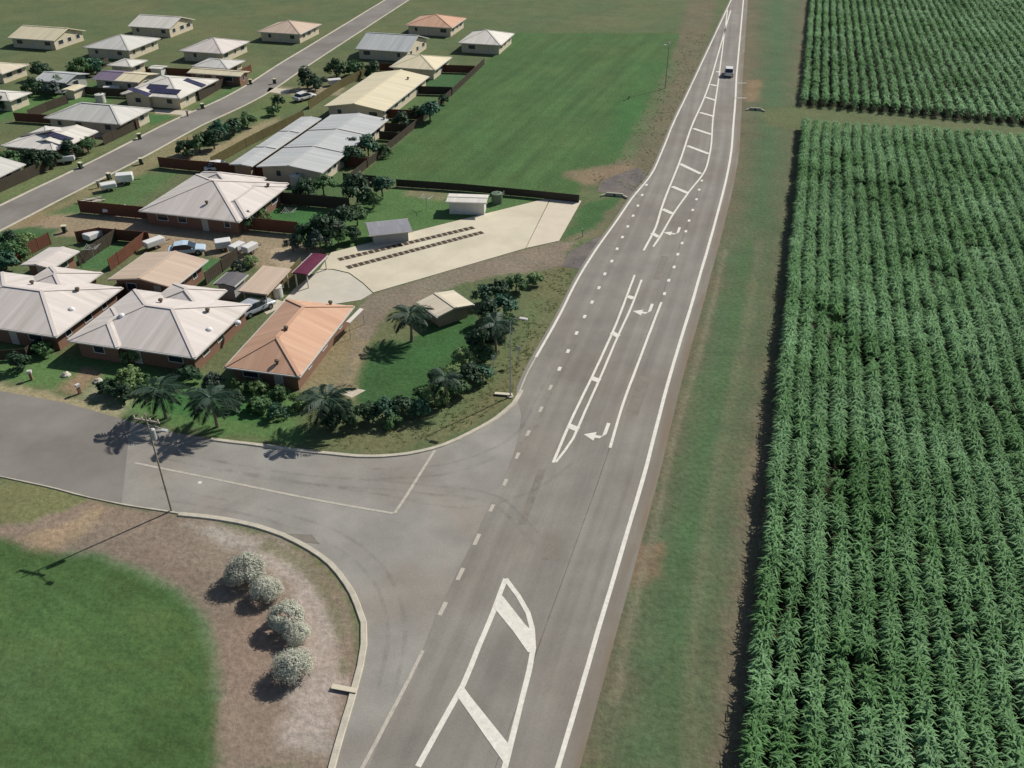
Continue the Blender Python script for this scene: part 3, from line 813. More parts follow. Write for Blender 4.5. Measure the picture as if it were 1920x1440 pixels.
def roof_geo(w, l, pitch, kind, ridge):
    """w along local x, l along local y; returns verts, faces, ridge edges; z = 0 at the eave"""
    sw = ridge == 'y'
    a, b = (l, w) if sw else (w, l)          # a along the ridge
    tp = math.tan(R(pitch)); rise = b / 2 * tp
    if kind == 'flat':
        v = [(-a / 2, -b / 2, 0), (a / 2, -b / 2, 0), (a / 2, b / 2, b * tp), (-a / 2, b / 2, b * tp)]
        top = [(0, 1, 2, 3)]; rid = []
    elif kind == 'gable':
        v = [(-a / 2, -b / 2, 0), (a / 2, -b / 2, 0), (a / 2, b / 2, 0), (-a / 2, b / 2, 0), (-a / 2, 0, rise), (a / 2, 0, rise)]
        top = [(0, 1, 5, 4), (2, 3, 4, 5)]; rid = [(4, 5)]
    else:
        r = max(0.15, (a - b) / 2)
        v = [(-a / 2, -b / 2, 0), (a / 2, -b / 2, 0), (a / 2, b / 2, 0), (-a / 2, b / 2, 0), (-r, 0, rise), (r, 0, rise)]
        top = [(0, 1, 5, 4), (1, 2, 5), (2, 3, 4, 5), (3, 0, 4)]; rid = [(4, 5), (0, 4), (3, 4), (1, 5), (2, 5)]
    if sw: v = [(-y_, x_, z_) for x_, y_, z_ in v]
    n = len(v); T = 0.17
    allv = v + [(x_, y_, z_ - T) for x_, y_, z_ in v]
    f = list(top) + [tuple(i + n for i in reversed(q)) for q in top]
    from collections import Counter
    ec = Counter()
    for q in top:
        for i in range(len(q)): ec[(q[i], q[(i + 1) % len(q)])] += 1
    border = [e for e in ec if (e[1], e[0]) not in ec]
    for i, j in border: f.append((j, i, i + n, j + n))
    return allv, f, rid, v, rise

def roof_h(x, y, w, l, pitch, kind, ridge):
    tp = math.tan(R(pitch))
    if ridge == 'y': x, y, w, l = y, -x, l, w
    if kind == 'flat': return (y + l / 2) * tp
    if kind == 'gable': return max(0, l / 2 - abs(y)) * tp
    return max(0, min(w / 2 - abs(x), l / 2 - abs(y))) * tp

def quad_fit(quad, z, az):
    u = Vector((math.cos(R(az)), -math.sin(R(az)))); v = Vector((math.sin(R(az)), math.cos(R(az))))
    P = [Vector(G(*p, z)[:2]) for p in quad]
    c = sum(P, Vector((0, 0))) / 4
    ww = (((P[1] - P[0]) + (P[2] - P[3])) / 2).dot(u)
    ll = (((P[3] - P[0]) + (P[2] - P[1])) / 2).dot(v)
    return c, ww, ll

def house(name, label, quad, roof='pinkwhite', wall='cream', eave=2.45, pitch=18, kind='hip', ridge=None, az=GRID, wings=(), vents=(), sky=(), solar=(), cat='house', group=None, over=0.55, wins=True, open_=False, caps=True, gd=None):
    """quad: eave corners in the photo (front left, front right, back right, back left)"""
    eave *= 0.88
    if az is None:
        e = G(*quad[1], eave) - G(*quad[0], eave) + G(*quad[2], eave) - G(*quad[3], eave)
        az = -math.degrees(math.atan2(e.y, e.x))
    c, w_, l_ = quad_fit(quad, eave, az)
    root = thing(name, label, cat, (c.x, c.y, 0), -R(az), group)
    ridge = ridge or ('x' if w_ >= l_ else 'y')
    rm = M_ROOFS[roof]; wm = M_WALLS[wall]
    blocks = [(0, 0, w_, l_, kind, ridge, 0.0, rm)]
    for wg in wings:
        q, kd, rd, dz = wg[:4]
        c2, w2, l2 = quad_fit(q, eave + dz, az)
        d = c2 - c
        lx = d.x * math.cos(R(az)) - d.y * math.sin(R(az)); ly = d.x * math.sin(R(az)) + d.y * math.cos(R(az))
        blocks.append((lx, ly, w2, l2, kd, rd, dz, M_ROOFS[wg[4]] if len(wg) > 4 else rm))
    for bi, (x0, y0, bw, bl, kd, rd, dz, m_) in enumerate(blocks):
        av, f, rid, tv, rise = roof_geo(bw, bl, pitch if kd != 'flat' else min(pitch, 4), kd, rd)
        z0 = eave + dz
        me = mesh('roof', [(x + x0, y + y0, z + z0) for x, y, z in av], f, m_)
        uvroof(me)
        ro = put('roof', me, root)
        if caps:
            for i, j in rid:
                A = Vector(tv[i]) + Vector((x0, y0, z0 + 0.02)); B = Vector(tv[j]) + Vector((x0, y0, z0 + 0.02))
                MB().beam(A, B, 0.36, 0.045).put('ridge_cap', m_, ro)
        for sx in (-1, 1):
            if kd == 'hip' or (kd == 'gable' and rd == 'y'): MB().box(x0 + sx * (bw / 2 + 0.06) - 0.06, x0 + sx * (bw / 2 + 0.06) + 0.06, y0 - bl / 2, y0 + bl / 2, z0 - 0.16, z0 - 0.03).put('gutter', M_GUT, ro)
            if kd == 'hip' or (kd == 'gable' and rd == 'x'): MB().box(x0 - bw / 2 - 0.12, x0 + bw / 2 + 0.12, y0 + sx * (bl / 2 + 0.06) - 0.06, y0 + sx * (bl / 2 + 0.06) + 0.06, z0 - 0.162, z0 - 0.032).put('gutter', M_GUT, ro)
        o_ = min(over, bw * 0.12, bl * 0.12)
        hw, hl = bw / 2 - o_, bl / 2 - o_
        top = z0 - 0.172 if kd != 'flat' else z0 - 0.172
        if open_:
            for sx in (-1, 1):
                for sy in (-1, 1):
                    pz = eave + dz - 0.16
                    MB().box(x0 + sx * hw - .06, x0 + sx * hw + .06, y0 + sy * hl - .06, y0 + sy * hl + .06, 0, pz).put('post', M_GUT, root)
            continue
        zt = top + (0 if kd != 'hip' else 0.0)
        v, fc = box_v(x0 - hw, x0 + hw, y0 - hl, y0 + hl, 0.0, zt)
        fc = [q for k, q in enumerate(fc) if k != 0]
        mb = MB().add(v, fc)
        if kd == 'gable':
            tp = math.tan(R(pitch))
            if rd == 'x':
                for sx in (-1, 1): mb.add([(x0 + sx * hw, y0 - hl, zt), (x0 + sx * hw, y0 + hl, zt), (x0 + sx * hw, y0, zt + hl * tp)], [(0, 1, 2)])
            else:
                for sy in (-1, 1): mb.add([(x0 - hw, y0 + sy * hl, zt), (x0 + hw, y0 + sy * hl, zt), (x0, y0 + sy * hl, zt + hw * tp)], [(0, 1, 2)])
        mb.put('wall', wm, root)
        if wins:
            for side in ('S', 'W', 'E'):
                ln = bw if side == 'S' else bl
                k = max(1, int(ln / 3.6))
                for i in range(k):
                    t = (i + 0.5) / k - 0.5 + random.uniform(-.04, .04)
                    ww = random.choice((0.9, 1.3, 1.7)); sill = 0.8; hd = 1.78
                    isdoor = side == 'S' and i == k // 2 and bi == 0
                    if isdoor: ww, sill, hd = 0.9, 0.02, 1.82
                    if side == 'S': T_ = lambda a, z, d: (x0 + t * (bw - 2) + a, y0 - hl - d, z)
                    elif side == 'W': T_ = lambda a, z, d: (x0 - hw - d, y0 + t * (bl - 2) - a, z)
                    else: T_ = lambda a, z, d: (x0 + hw + d, y0 + t * (bl - 2) + a, z)
                    fr = MB()
                    for a0, a1, z0_, z1_ in ((-ww / 2, -ww / 2 + .07, sill, hd), (ww / 2 - .07, ww / 2, sill, hd), (-ww / 2 + .07, ww / 2 - .07, sill, sill + .07), (-ww / 2 + .07, ww / 2 - .07, hd - .07, hd)):
                        q = [T_(a, z, d) for d in (-0.01, 0.05) for a, z in ((a0, z0_), (a1, z0_), (a1, z1_), (a0, z1_))]
                        fr.add(q, [(3, 2, 1, 0), (4, 5, 6, 7), (0, 1, 5, 4), (1, 2, 6, 5), (2, 3, 7, 6), (3, 0, 4, 7)])
                    wo = fr.put('door' if isdoor else 'window', M_FRAME, root)
                    MB().add([T_(a, z, 0.015) for a, z in ((-ww / 2 + .07, sill + .07), (ww / 2 - .07, sill + .07), (ww / 2 - .07, hd - .07), (-ww / 2 + .07, hd - .07))], [(0, 1, 2, 3)]).put('door_leaf' if isdoor else 'pane', M_DOOR if isdoor else M_GLASS, wo)
            if bi == 0 and gd:
                T_ = lambda a, z, d: (-hw - d, gd + a, z)
                MB().add([T_(a, z, 0.03) for a, z in ((1.3, 0.02), (-1.3, 0.02), (-1.3, 1.85), (1.3, 1.85))], [(0, 1, 2, 3)]).put('garage_door', M_DOOR, root)
    def on_roof(px):
        z = eave + 0.6
        for _ in range(8):
            P = G(*px, z); d = Vector((P.x - c.x, P.y - c.y))
            lx = d.x * math.cos(R(az)) - d.y * math.sin(R(az)); ly = d.x * math.sin(R(az)) + d.y * math.cos(R(az))
            h = max([roof_h(lx - b[0], ly - b[1], b[2], b[3], pitch if b[4] != 'flat' else min(pitch, 4), b[4], b[5]) + b[6] for b in blocks if abs(lx - b[0]) < b[2] / 2 and abs(ly - b[1]) < b[3] / 2] or [0])
            z = eave + h
        return lx, ly, z
    def slope_n(lx, ly):
        hh = lambda x, y: max([roof_h(x - b[0], y - b[1], b[2], b[3], pitch if b[4] != 'flat' else min(pitch, 4), b[4], b[5]) + b[6] for b in blocks if abs(x - b[0]) < b[2] / 2 and abs(y - b[1]) < b[3] / 2] or [0])
        e = 0.15
        return Vector(((hh(lx - e, ly) - hh(lx + e, ly)) / (2 * e), (hh(lx, ly - e) - hh(lx, ly + e)) / (2 * e), 1)).normalized()
    for px in vents:
        lx, ly, z = on_roof(px)
        MB().tube([(lx, ly, z - .15), (lx, ly, z + .22), (lx, ly, z + .24), (lx, ly, z + .42), (lx, ly, z + .5)], [.13, .13, .24, .24, .06], 10).put('roof_vent', M_VENTD, root)
    for px in sky:
        lx, ly, z = on_roof(px)
        MB().tube([(lx, ly, z - .1), (lx, ly, z + .1), (lx, ly, z + .2), (lx, ly, z + .26)], [.32, .32, .24, .08], 12).put('skylight', M_SKY, root)
    for px, nr, nc in solar:
        lx, ly, z = on_roof(px)
        nn = slope_n(lx, ly)
        tx = Vector((1, 0, 0)) - nn * nn.x; tx.normalize(); ty = nn.cross(tx)
        pm = mesh('solar_panel', *box_v(-0.48, 0.48, -0.8, 0.8, 0, 0.05), M_SOLAR)
        rot = Matrix((tx, ty, nn)).transposed().to_euler()
        for i in range(nr):
            for j in range(nc):
                P = Vector((lx, ly, z)) + nn * 0.1 + tx * ((j - (nc - 1) / 2) * 1.0) + ty * ((i - (nr - 1) / 2) * 1.66)
                put('solar_panel', pm, root, P, rot)
    return root

# -- the row nearest the side road
house('brick_house', 'peach tiled hip roof house beside the pale concrete driveway', [(410, 686), (541, 702), (680, 578), (550, 560)], 'peach', 'brick', 2.35, 22, 'hip', 'y', az=12.5, vents=[(620, 571), (520, 682), (537, 619)])
bh = bpy.data.objects['brick_house']; ib = (Matrix.Translation(bh.location) @ Matrix.Rotation(-R(12.5), 4, 'Z')).inverted()
AW = [ib @ (G(*p, 1.93) + Vector((0, 0, dz))) for dz in (0, 0.05) for p in ((649, 604), (656, 606), (682, 580), (675, 578))]
MB().add(AW, [(3, 2, 1, 0), (4, 5, 6, 7), (0, 1, 5, 4), (1, 2, 6, 5), (2, 3, 7, 6), (3, 0, 4, 7)]).put('awning', M_ROOFS['white'], bh)
for q in (5, 6):
    MB().tube([(AW[q].x - 0.1, AW[q].y, 0), (AW[q].x - 0.1, AW[q].y, 1.92)], 0.04, 6).put('awning_post', M_GUT, bh)
house('duplex', 'pinkish white hip roof duplex next to the peach roofed house', [(118, 632), (362, 672), (472, 570), (262, 545)], 'pinkwhite', 'brick', 2.4, 17, 'hip', 'x', wings=[([(270, 570), (360, 580), (440, 549), (335, 530)], 'hip', 'y', 0.12), ([(125, 637), (215, 651), (300, 590), (215, 575)], 'hip', 'y', 0.1)], sky=[(228, 592), (392, 618), (446, 605)], vents=[(302, 567), (390, 585)])
house('duplex', 'pinkish white hip roof duplex cut by the left photo edge', [(-125, 592), (96, 634), (230, 541), (0, 508)], 'pinkwhite', 'brick', 2.4, 17, 'hip', 'x', wings=[([(15, 545), (110, 555), (205, 513), (100, 500)], 'hip', 'y', 0.12)], sky=[(134, 580)], vents=[(61, 533), (146, 546)])
house('garage', 'tan gable roof shed behind the two duplexes', [(205, 524), (330, 540), (384, 486), (272, 473)], 'tan', 'brick', 2.5, 9, 'gable', 'y', cat='shed')
house('garden_shed', 'small cream gable roof shed behind the left duplex', [(36, 498), (103, 502), (146, 468), (92, 465)], 'pinkwhite', 'brick', 2.3, 8, 'gable', 'y', cat='shed')
house('carport', 'small pinkish flat roof carport beside the maroon shade', [(446, 546), (503, 551), (547, 507), (492, 503)], 'tan', 'cream', 2.3, 3, 'flat', 'x', open_=True, cat='carport', caps=False)
house('shade_shelter', 'maroon shade roof against the concrete driveway', [(549, 510), (578, 516), (610, 479), (588, 473)], 'maroon', 'cream', 2.2, 4, 'gable', 'y', open_=True, cat='shelter', caps=False)
house('tool_shed', 'dark grey roof shed between the tan shed and the carport', [(402, 533), (446, 537), (458, 514), (426, 509)], 'darkgrey', 'grey', 2.3, 7, 'gable', 'y', cat='shed', wins=False)
# -- behind the bare yard
house('house', 'pale pinkish hip roof house with wings north of the bare yard', [(256, 394), (440, 415), (545, 345), (375, 326)], 'pinkwhite', 'brick', 2.4, 18, 'hip', 'x', wings=[([(330, 352), (440, 372), (500, 335), (385, 321)], 'hip', 'y', 0.2), ([(380, 398), (455, 408), (540, 352), (470, 342)], 'hip', 'y', 0.12)], vents=[(503, 350), (388, 382)])
house('townhouse', 'long zinc roof town house beside the paddock', [(452, 313), (588, 319), (747, 222), (640, 219)], 'zinc', 'cream', 2.5, 7, 'gable', 'y', az=GRID, vents=[(720, 224)])
house('garage_row', 'narrow zinc roof garage wing in front of the long town house', [(413, 308), (452, 308), (622, 222), (578, 221)], 'zinc', 'tan', 2.4, 5, 'gable', 'y', az=GRID, cat='garage', caps=True, wins=False)
house('house', 'long cream gable roof house at the top of the paddock', [(602, 201), (722, 206), (808, 141), (702, 138)], 'cream', 'cream', 2.5, 9, 'gable', 'y', vents=[(765, 149)])
house('shed', 'blue grey low roof shed beside the driveway lawn', [(688, 445), (764, 430), (772, 412), (690, 414)], 'bluegrey', 'grey', 1.9, 4, 'gable', 'x', cat='shed', az=None, caps=False, wins=False)
house('storage_shed', 'small white roof shed below the paddock fence', [(836, 377), (910, 381), (918, 366), (843, 362)], 'white', 'white', 2.2, 6, 'gable', 'x', az=5, cat='shed', wins=False)
house('garden_pavilion', 'pale tan gable roof hut in the corner garden', [(784, 565), (817, 594), (891, 571), (847, 545)], 'paleshed', 'tan', 1.9, 9, 'gable', 'x', az=None, cat='hut', wins=False)
for q, nm in (((452, 313), (588, 319), (747, 222), (640, 219)), 'townhouse'), (((413, 308), (452, 308), (622, 222), (578, 221)), 'garage_row'):
    rt = bpy.data.objects[nm]
    ev = (2.5 if nm == 'townhouse' else 2.4) * 0.88; pt = 7 if nm == 'townhouse' else 5
    c_, w2, l2 = quad_fit(q, ev, GRID)
    for t in (-1 / 6, 1 / 6):
        for sx in (-1, 1):
            MB().beam((sx * w2 / 2, l2 * t, ev + 0.05), (0, l2 * t, ev + w2 / 2 * math.tan(R(pt)) + 0.05), 0.4, 0.14).put('party_wall_cap', M_GUT, rt)
# -- far side of the street
house('house', 'pale grey hip roof house facing the street beside a lawn', [(72, 223), (234, 230), (287, 201), (146, 195)], 'palegrey', 'cream', 2.5, 19, 'hip', 'x', gd=0.5)
house('house', 'white roof house with solar panels below the grey hip roof', [(-5, 272), (105, 283), (176, 244), (92, 237)], 'white', 'brick', 2.5, 12, 'hip', 'x', wings=[([(60, 268), (130, 275), (176, 246), (105, 238)], 'gable', 'y', 0.1)], solar=[((70, 251), 1, 6), ((112, 257), 1, 4)])
house('house', 'pale bluish roof house at the left edge by the street', [(-110, 330), (0, 330), (50, 306), (-60, 298)], 'palegrey', 'cream', 2.4, 10, 'gable', 'y')
house('house', 'white roof house covered in dark solar panels near the street bend', [(222, 178), (346, 182), (408, 147), (300, 142)], 'white', 'cream', 2.5, 14, 'hip', 'x', wings=[([(225, 178), (290, 180), (330, 153), (285, 152)], 'gable', 'y', 0.1)], solar=[((310, 172), 1, 6), ((262, 173), 1, 4), ((365, 156), 1, 4), ((295, 163), 1, 4)])
house('house', 'mauve and cream gable roof house behind the solar panelled house', [(176, 148), (266, 154), (292, 137), (205, 131)], 'mauve', 'cream', 2.5, 11, 'gable', 'x', wings=[([(222, 152), (266, 154), (292, 137), (244, 134)], 'gable', 'x', 0.08, 'cream')])
house('house', 'grey gable roof house among dark trees at the far left', [(60, 152), (136, 154), (158, 137), (104, 133)], 'zinc', 'grey', 2.5, 12, 'gable', 'x')
house('house', 'white roof house at the left edge beyond the lawn', [(-70, 183), (28, 188), (54, 172), (-30, 167)], 'white', 'cream', 2.4, 12, 'hip', 'x')
house('shed', 'low cream roof shed beside the far left trees', [(115, 168), (140, 170), (158, 160), (140, 158)], 'cream', 'cream', 2.0, 5, 'gable', 'y', cat='shed', wins=False)
house('house', 'cream roof house beside the bend of the street, far end', [(352, 138), (455, 141), (472, 131), (360, 129)], 'cream', 'brick', 2.4, 12, 'gable', 'x')
house('house', 'white roof house just behind the cream roof by the bend', [(362, 125), (430, 128), (460, 112), (385, 110)], 'palegrey', 'cream', 2.4, 14, 'hip', 'x')
house('house', 'small white roof house behind the mauve roof', [(208, 122), (250, 126), (272, 112), (225, 110)], 'white', 'cream', 2.4, 14, 'hip', 'x')
house('shed', 'small white shed between the mauve roof and the cream roof', [(281, 128), (305, 129), (312, 123), (286, 122)], 'white', 'white', 2.1, 8, 'gable', 'x', cat='shed', wins=False)
house('house', 'tan roof house in the far left corner of the village', [(-60, 135), (20, 138), (45, 118), (-30, 116)], 'paleshed', 'cream', 2.4, 14, 'hip', 'x')
house('house', 'cream hip roof house behind the long cream roof', [(728, 126), (815, 130), (850, 106), (765, 103)], 'cream', 'cream', 2.4, 14, 'hip', 'x')
# further up the street (beyond the photograph's upper margin)
for q, rf, kd, lb in (([(150, 90), (250, 93), (300, 70), (215, 68)], 'palegrey', 'hip', 'grey hip roof house, left of the two in the far row'), ([(330, 96), (420, 99), (470, 76), (390, 74)], 'pinkwhite', 'hip', 'pinkish hip roof house beside the street in the far row'),
    ([(650, 92), (760, 95), (815, 70), (720, 68)], 'zinc', 'gable', 'zinc gable roof house right of the street at the far end'), ([(845, 80), (930, 83), (975, 62), (900, 60)], 'white', 'hip', 'white hip roof house at the far end above the paddock'),
    ([(10, 72), (110, 75), (160, 55), (70, 53)], 'cream', 'gable', 'cream gable roof house in the farthest left corner'), ([(470, 60), (560, 62), (610, 44), (530, 42)], 'tan', 'hip', 'tan hip roof house left of the street, farthest away'),
    ([(745, 48), (840, 50), (885, 33), (800, 31)], 'peach', 'hip', 'peach hip roof house right of the street, farthest away'), ([(230, 50), (320, 52), (370, 35), (290, 33)], 'white', 'gable', 'white gable roof house in the farthest row, left')):
    house('house', lb, q, rf, 'cream', 2.5, 16, kd, 'x')

# ------------------------------------------------------------------ FENCES
M_FENCE = {k: mat('fence_' + k, c, 0.8, 0.12, 1.5, fine=0.1) for k, c in dict(brown=C(112, 72, 54), olive=C(106, 98, 62), grey=C(120, 116, 104), dark=C(74, 66, 54)).items()}
def fence(label, pix, style='dark', h=1.7):
    P = [G(*p) for p in pix]
    root = thing('fence', label, 'fence', P[0])
    m = M_FENCE[style]
    mp = MB()
    pl = 0
    for A, B in zip(P[:-1], P[1:]):
        L = (B - A).length; n = max(1, round(L / 2.4)); s = L / n
        ang = math.atan2((B - A).y, (B - A).x)
        pb = MB().box(0.05, s - 0.05, -0.02, 0.02, 0.06, h)
        for k in range(1, 8): pb.box(0.05 + (s - .1) * k / 8 - 0.03, 0.05 + (s - .1) * k / 8 + 0.03, -0.035, 0.035, 0.07, h - 0.01)
        pme = pb.me('panel', m)
        pst = MB().box(-0.045, 0.045, -0.045, 0.045, 0, h + 0.05).me('post', m)
        for i in range(n):
            q = A.lerp(B, i / n) - P[0]
            put('panel', pme, root, q, (0, 0, ang + random.uniform(-.012, .012)))
            put('post', pst, root, q, (0, 0, ang))
        put('post', pst, root, B - P[0], (0, 0, ang))
    return root
fence('dark fence along the left side of the paddock', [(908, 121), (848, 178), (800, 222), (752, 262), (700, 305), (657, 340)], 'dark', 1.25)
fence('dark fence between the paddock and the driveway lawn', [(744, 350), (860, 358), (990, 370), (1085, 380)], 'dark', 1.15)
fence('brown fence along the bare yard, in front of the winged roof house', [(152, 399), (255, 409), (360, 420), (478, 432), (560, 440)], 'brown', 1.8)
fence('brown fence between the winged roof house and the town house', [(300, 314), (355, 320), (480, 330), (590, 336)], 'brown', 1.7)
fence('dark fence across the back lawn of the winged roof house', [(508, 381), (580, 387), (656, 394)], 'dark', 1.8)
fence('olive fence in front of the zinc garage wing', [(398, 312), (478, 268), (570, 222)], 'olive', 1.5)
fence('brown fence between the town house and the cream roof house', [(622, 218), (700, 221), (792, 225)], 'brown', 1.7)
fence('olive fence in front of the long cream roof house', [(580, 205), (640, 165), (710, 130)], 'olive', 1.6)
fence('brown fence behind the long cream roof house', [(712, 133), (800, 135), (890, 138)], 'brown', 1.6)
fence('dark fence across the lawn behind the cream roof house', [(758, 176), (848, 179)], 'dark', 1.6)
fence('short dark fence, upper of the pair behind the town house', [(722, 246), (764, 249)], 'dark', 1.5)
fence('short dark fence, lower of the pair behind the town house', [(712, 262), (746, 265)], 'dark', 1.5)
fence('short brown fence at the back corner of the town house', [(612, 310), (690, 314)], 'brown', 1.5)
fence('short dark fence closing the paddock corner', [(645, 344), (706, 349)], 'dark', 1.6)
fence('brown fence beside the tan roofed shed', [(208, 508), (240, 484), (276, 455)], 'brown', 1.6)
fence('dark fence dividing the two green back yards', [(150, 498), (186, 474), (222, 450)], 'dark', 1.6)
fence('dark brown fence at the top of the green back yards', [(146, 456), (190, 448), (282, 457)], 'brown', 1.6)
fence('dark fence between the garden shed and the left lawn', [(20, 498), (52, 480), (96, 458)], 'brown', 1.6)
fence('dark fence beside the green strip right of the tan shed', [(388, 534), (418, 510), (448, 486)], 'dark', 1.6)
fence('brown fence in the alley between the two duplexes', [(104, 645), (170, 600), (252, 545)], 'brown', 1.6)
fence('olive fence along the alley beside the peach roofed house', [(500, 574), (530, 545), (566, 507)], 'olive', 1.7)
fence('dark fence along the street at the left edge', [(-60, 392), (0, 361), (55, 336), (108, 311)], 'dark', 1.7)
fence('dark fence along the street below the grey hip roof house', [(196, 272), (262, 240)], 'dark', 1.6)
fence('brown fence below the grey hip roof house', [(30, 228), (120, 234), (258, 243)], 'brown', 1.6)
fence('dark fence from the left trees to the street bend', [(85, 171), (200, 181), (375, 189), (425, 160)], 'dark', 1.6)
fence('dark fence left of the grey hip roof house', [(56, 223), (90, 208), (128, 194)], 'dark', 1.6)
fence('short dark fence at the driveway of the grey hip roof house', [(266, 200), (294, 188)], 'dark', 1.5)
fence('brown fence in front of the cream roof by the bend', [(275, 139), (350, 143), (452, 145), (472, 135)], 'brown', 1.5)
fence('dark fence beside the mauve roofed house', [(148, 152), (180, 134), (205, 122)], 'dark', 1.6)
fence('dark fence beside the left duplex front lawn', [(-40, 680), (52, 672), (78, 652)], 'dark', 1.2)

# ------------------------------------------------------------------ SUGAR CANE: every row a thing
def to_px(x, y, z):
    dy = y; dz = z - CAM_H
    zc = dy * math.cos(PITCH) - dz * math.sin(PITCH)
    yc = dy * math.sin(PITCH) + dz * math.cos(PITCH)
    return 960 + FPX * x / zc, 720 - FPX * yc / zc
M_CANE = mat('cane_leaf', C(96, 140, 80), 0.7, 0.2, 0.25, spec=0.1, trans=0.32, attr='shade', col2=C(150, 190, 140))
ORD = ['first', 'second', 'third', 'fourth', 'fifth', 'sixth', 'seventh', 'eighth', 'ninth', 'tenth', 'eleventh', 'twelfth', 'thirteenth', 'fourteenth', 'fifteenth', 'sixteenth', 'seventeenth', 'eighteenth', 'nineteenth', 'twentieth']
def ordinal(i):
    if i < 20: return ORD[i]
    tens = {2: 'twenty', 3: 'thirty', 4: 'forty'}[(i + 1) // 10]
    k = (i + 1) % 10
    return (tens[:-1] + 'ieth') if k == 0 else tens + '-' + ORD[k - 1]
def cane_row(A, B, h, dens, wid, spread, gap, seed):
    r = np.random.default_rng(seed)
    A = np.array(A[:2]); B = np.array(B[:2]); d = B - A; L = np.linalg.norm(d); d = d / L
    nrm = np.array([d[1], -d[0]])
    n = int(L * dens)
    t = r.random(n) * L
    px = A[0] + d[0] * t; py = A[1] + d[1] * t
    clump = fbm(px, py, 1.1, 300 + seed, 2)
    patch = fbm(px, py, 6.0, 320, 3)
    keep = (clump + (patch - 0.5) * 0.5) > gap + r.random(n) * 0.12
    t, px, py, patch = t[keep], px[keep], py[keep], patch[keep]; n = len(t)
    lat = r.normal(0, 0.13, n) + (fbm(t, t * 0, 3.0, 340 + seed, 2) - 0.5) * 0.5
    px = px + nrm[0] * lat; py = py + nrm[1] * lat
    hh = h * (0.72 + 0.36 * fbm(px, py, 5, 360, 2) + 0.2 * fbm(px, py, 1.3, 365, 2))
    low = r.random(n)
    z0 = hh * np.where(low < 0.35, 0.15 + 0.5 * r.random(n), 0.62 + 0.26 * r.random(n))
    az = r.random(n) * 2 * np.pi
    wind = fbm(px, py, 9, 380, 2) * 6.0
    dx = np.cos(az) + 0.3 * np.cos(wind); dy = np.sin(az) + 0.3 * np.sin(wind)
    q_ = np.hypot(dx, dy) + 1e-6; dx /= q_; dy /= q_
    Ln = spread * (0.55 + 0.9 * r.random(n))
    up = 0.12 + 0.42 * r.random(n); droop = r.uniform(-1.0, 0.7, n)
    w = wid * (0.6 + 0.8 * r.random(n))
    tilt = r.normal(0, 0.22, n)
    wx, wy, wz = -dy * np.cos(tilt), dx * np.cos(tilt), np.sin(tilt)
    pts = []
    for f, zz, ws in ((0.0, 0.0, 0.55), (0.5, 1.0, 1.0), (1.0, droop, 0.3)):
        cx = px + dx * Ln * f; cy = py + dy * Ln * f; cz = z0 + Ln * up * zz
        for s in (-1, 1):
            pts.append(np.stack([cx + s * wx * w * ws / 2, cy + s * wy * w * ws / 2, np.maximum(0.02, cz + s * wz * w * ws / 2)], -1))
    V = np.stack(pts, 1).reshape(-1, 3)
    b = np.arange(n)[:, None] * 6
    F = np.concatenate([b + np.array([[0, 1, 3, 2]]), b + np.array([[2, 3, 5, 4]])], 1).reshape(-1, 4)
    sh = np.repeat(np.clip(0.2 + 0.5 * r.random(n) ** 1.3 + (patch - 0.5) * 1.2, 0, 1), 2)
    return V, F, sh
HC = 2.1
a0 = G(1426, 1314, HC); a1 = G(1514, 219, HC)
n0 = G(1508, 217, HC); n1 = G(1914, 243, HC)
f0 = G(1508, 200); f1 = G(1914, 236)
drow = (a1 - a0).normalized(); nrow = Vector((drow.y, -drow.x, 0))
def hit(P, d, Q0, Q1):
    e = Q1 - Q0
    den = d.x * e.y - d.y * e.x
    return ((Q0.x - P.x) * e.y - (Q0.y - P.y) * e.x) / den
b0 = G(1514, 122, HC); b1 = G(1510, 198, HC)
drow2 = (b0 - b1).normalized(); drow2 = (drow * 0.5 + drow2 * 0.5).normalized(); nrow2 = Vector((drow2.y, -drow2.x, 0))
PITCHROW = 1.62
for i in range(30):
    P = Vector((a0.x, a0.y, 0)) + nrow * (PITCHROW * i)
    te = hit(P, drow, n0, n1)
    E_ = P + drow * (te - 0.3)
    ts = -12.0
    while ts < te - 3:
        q = P + drow * ts
        if to_px(q.x, q.y, HC)[0] < 2060: break
        ts += 1.0
    if te - ts < 4: continue
    Bq = P + drow * ts
    V, F, sh = cane_row(Bq, E_, 1.85 if i else 2.1, 150, 0.11, 0.64, 0.22 if i else 0.1, i + 1)
    base = Vector((Bq.x, Bq.y, 0))
    o = put('sugar_cane_row', npmesh('sugar_cane_row', V - np.array(base), F, M_CANE, sh), None, base)
    tag(o, ('tall green sugar cane row on the edge of the near field by the verge' if i == 0 else ordinal(i) + ' row of sugar cane from the verge, in the near field'), 'sugar cane', 'cane rows of the near field')
for i in range(38):
    P = Vector((b1.x, b1.y, 0)) + nrow2 * (1.8 * i)
    ts = hit(P, drow2, f0, f1) + 0.6
    Bq = P + drow2 * ts
    s2 = ts
    while s2 < ts + 140:
        q = P + drow2 * s2
        if to_px(q.x, q.y, HC)[0] < 2060: break
        s2 += 1.0
    if s2 >= ts + 135: continue
    Bq = P + drow2 * s2; E_ = P + drow2 * (ts + 150)
    V, F, sh = cane_row(Bq, E_, 1.9, 40, 0.19, 0.62, 0.12, 100 + i)
    base = Vector((Bq.x, Bq.y, 0))
    o = put('sugar_cane_row', npmesh('sugar_cane_row', V - np.array(base), F, M_CANE, sh), None, base)
    tag(o, ('sugar cane row on the verge edge of the far field' if i == 0 else ordinal(i) + ' row of sugar cane from the verge, in the far field'), 'sugar cane', 'cane rows of the far field')

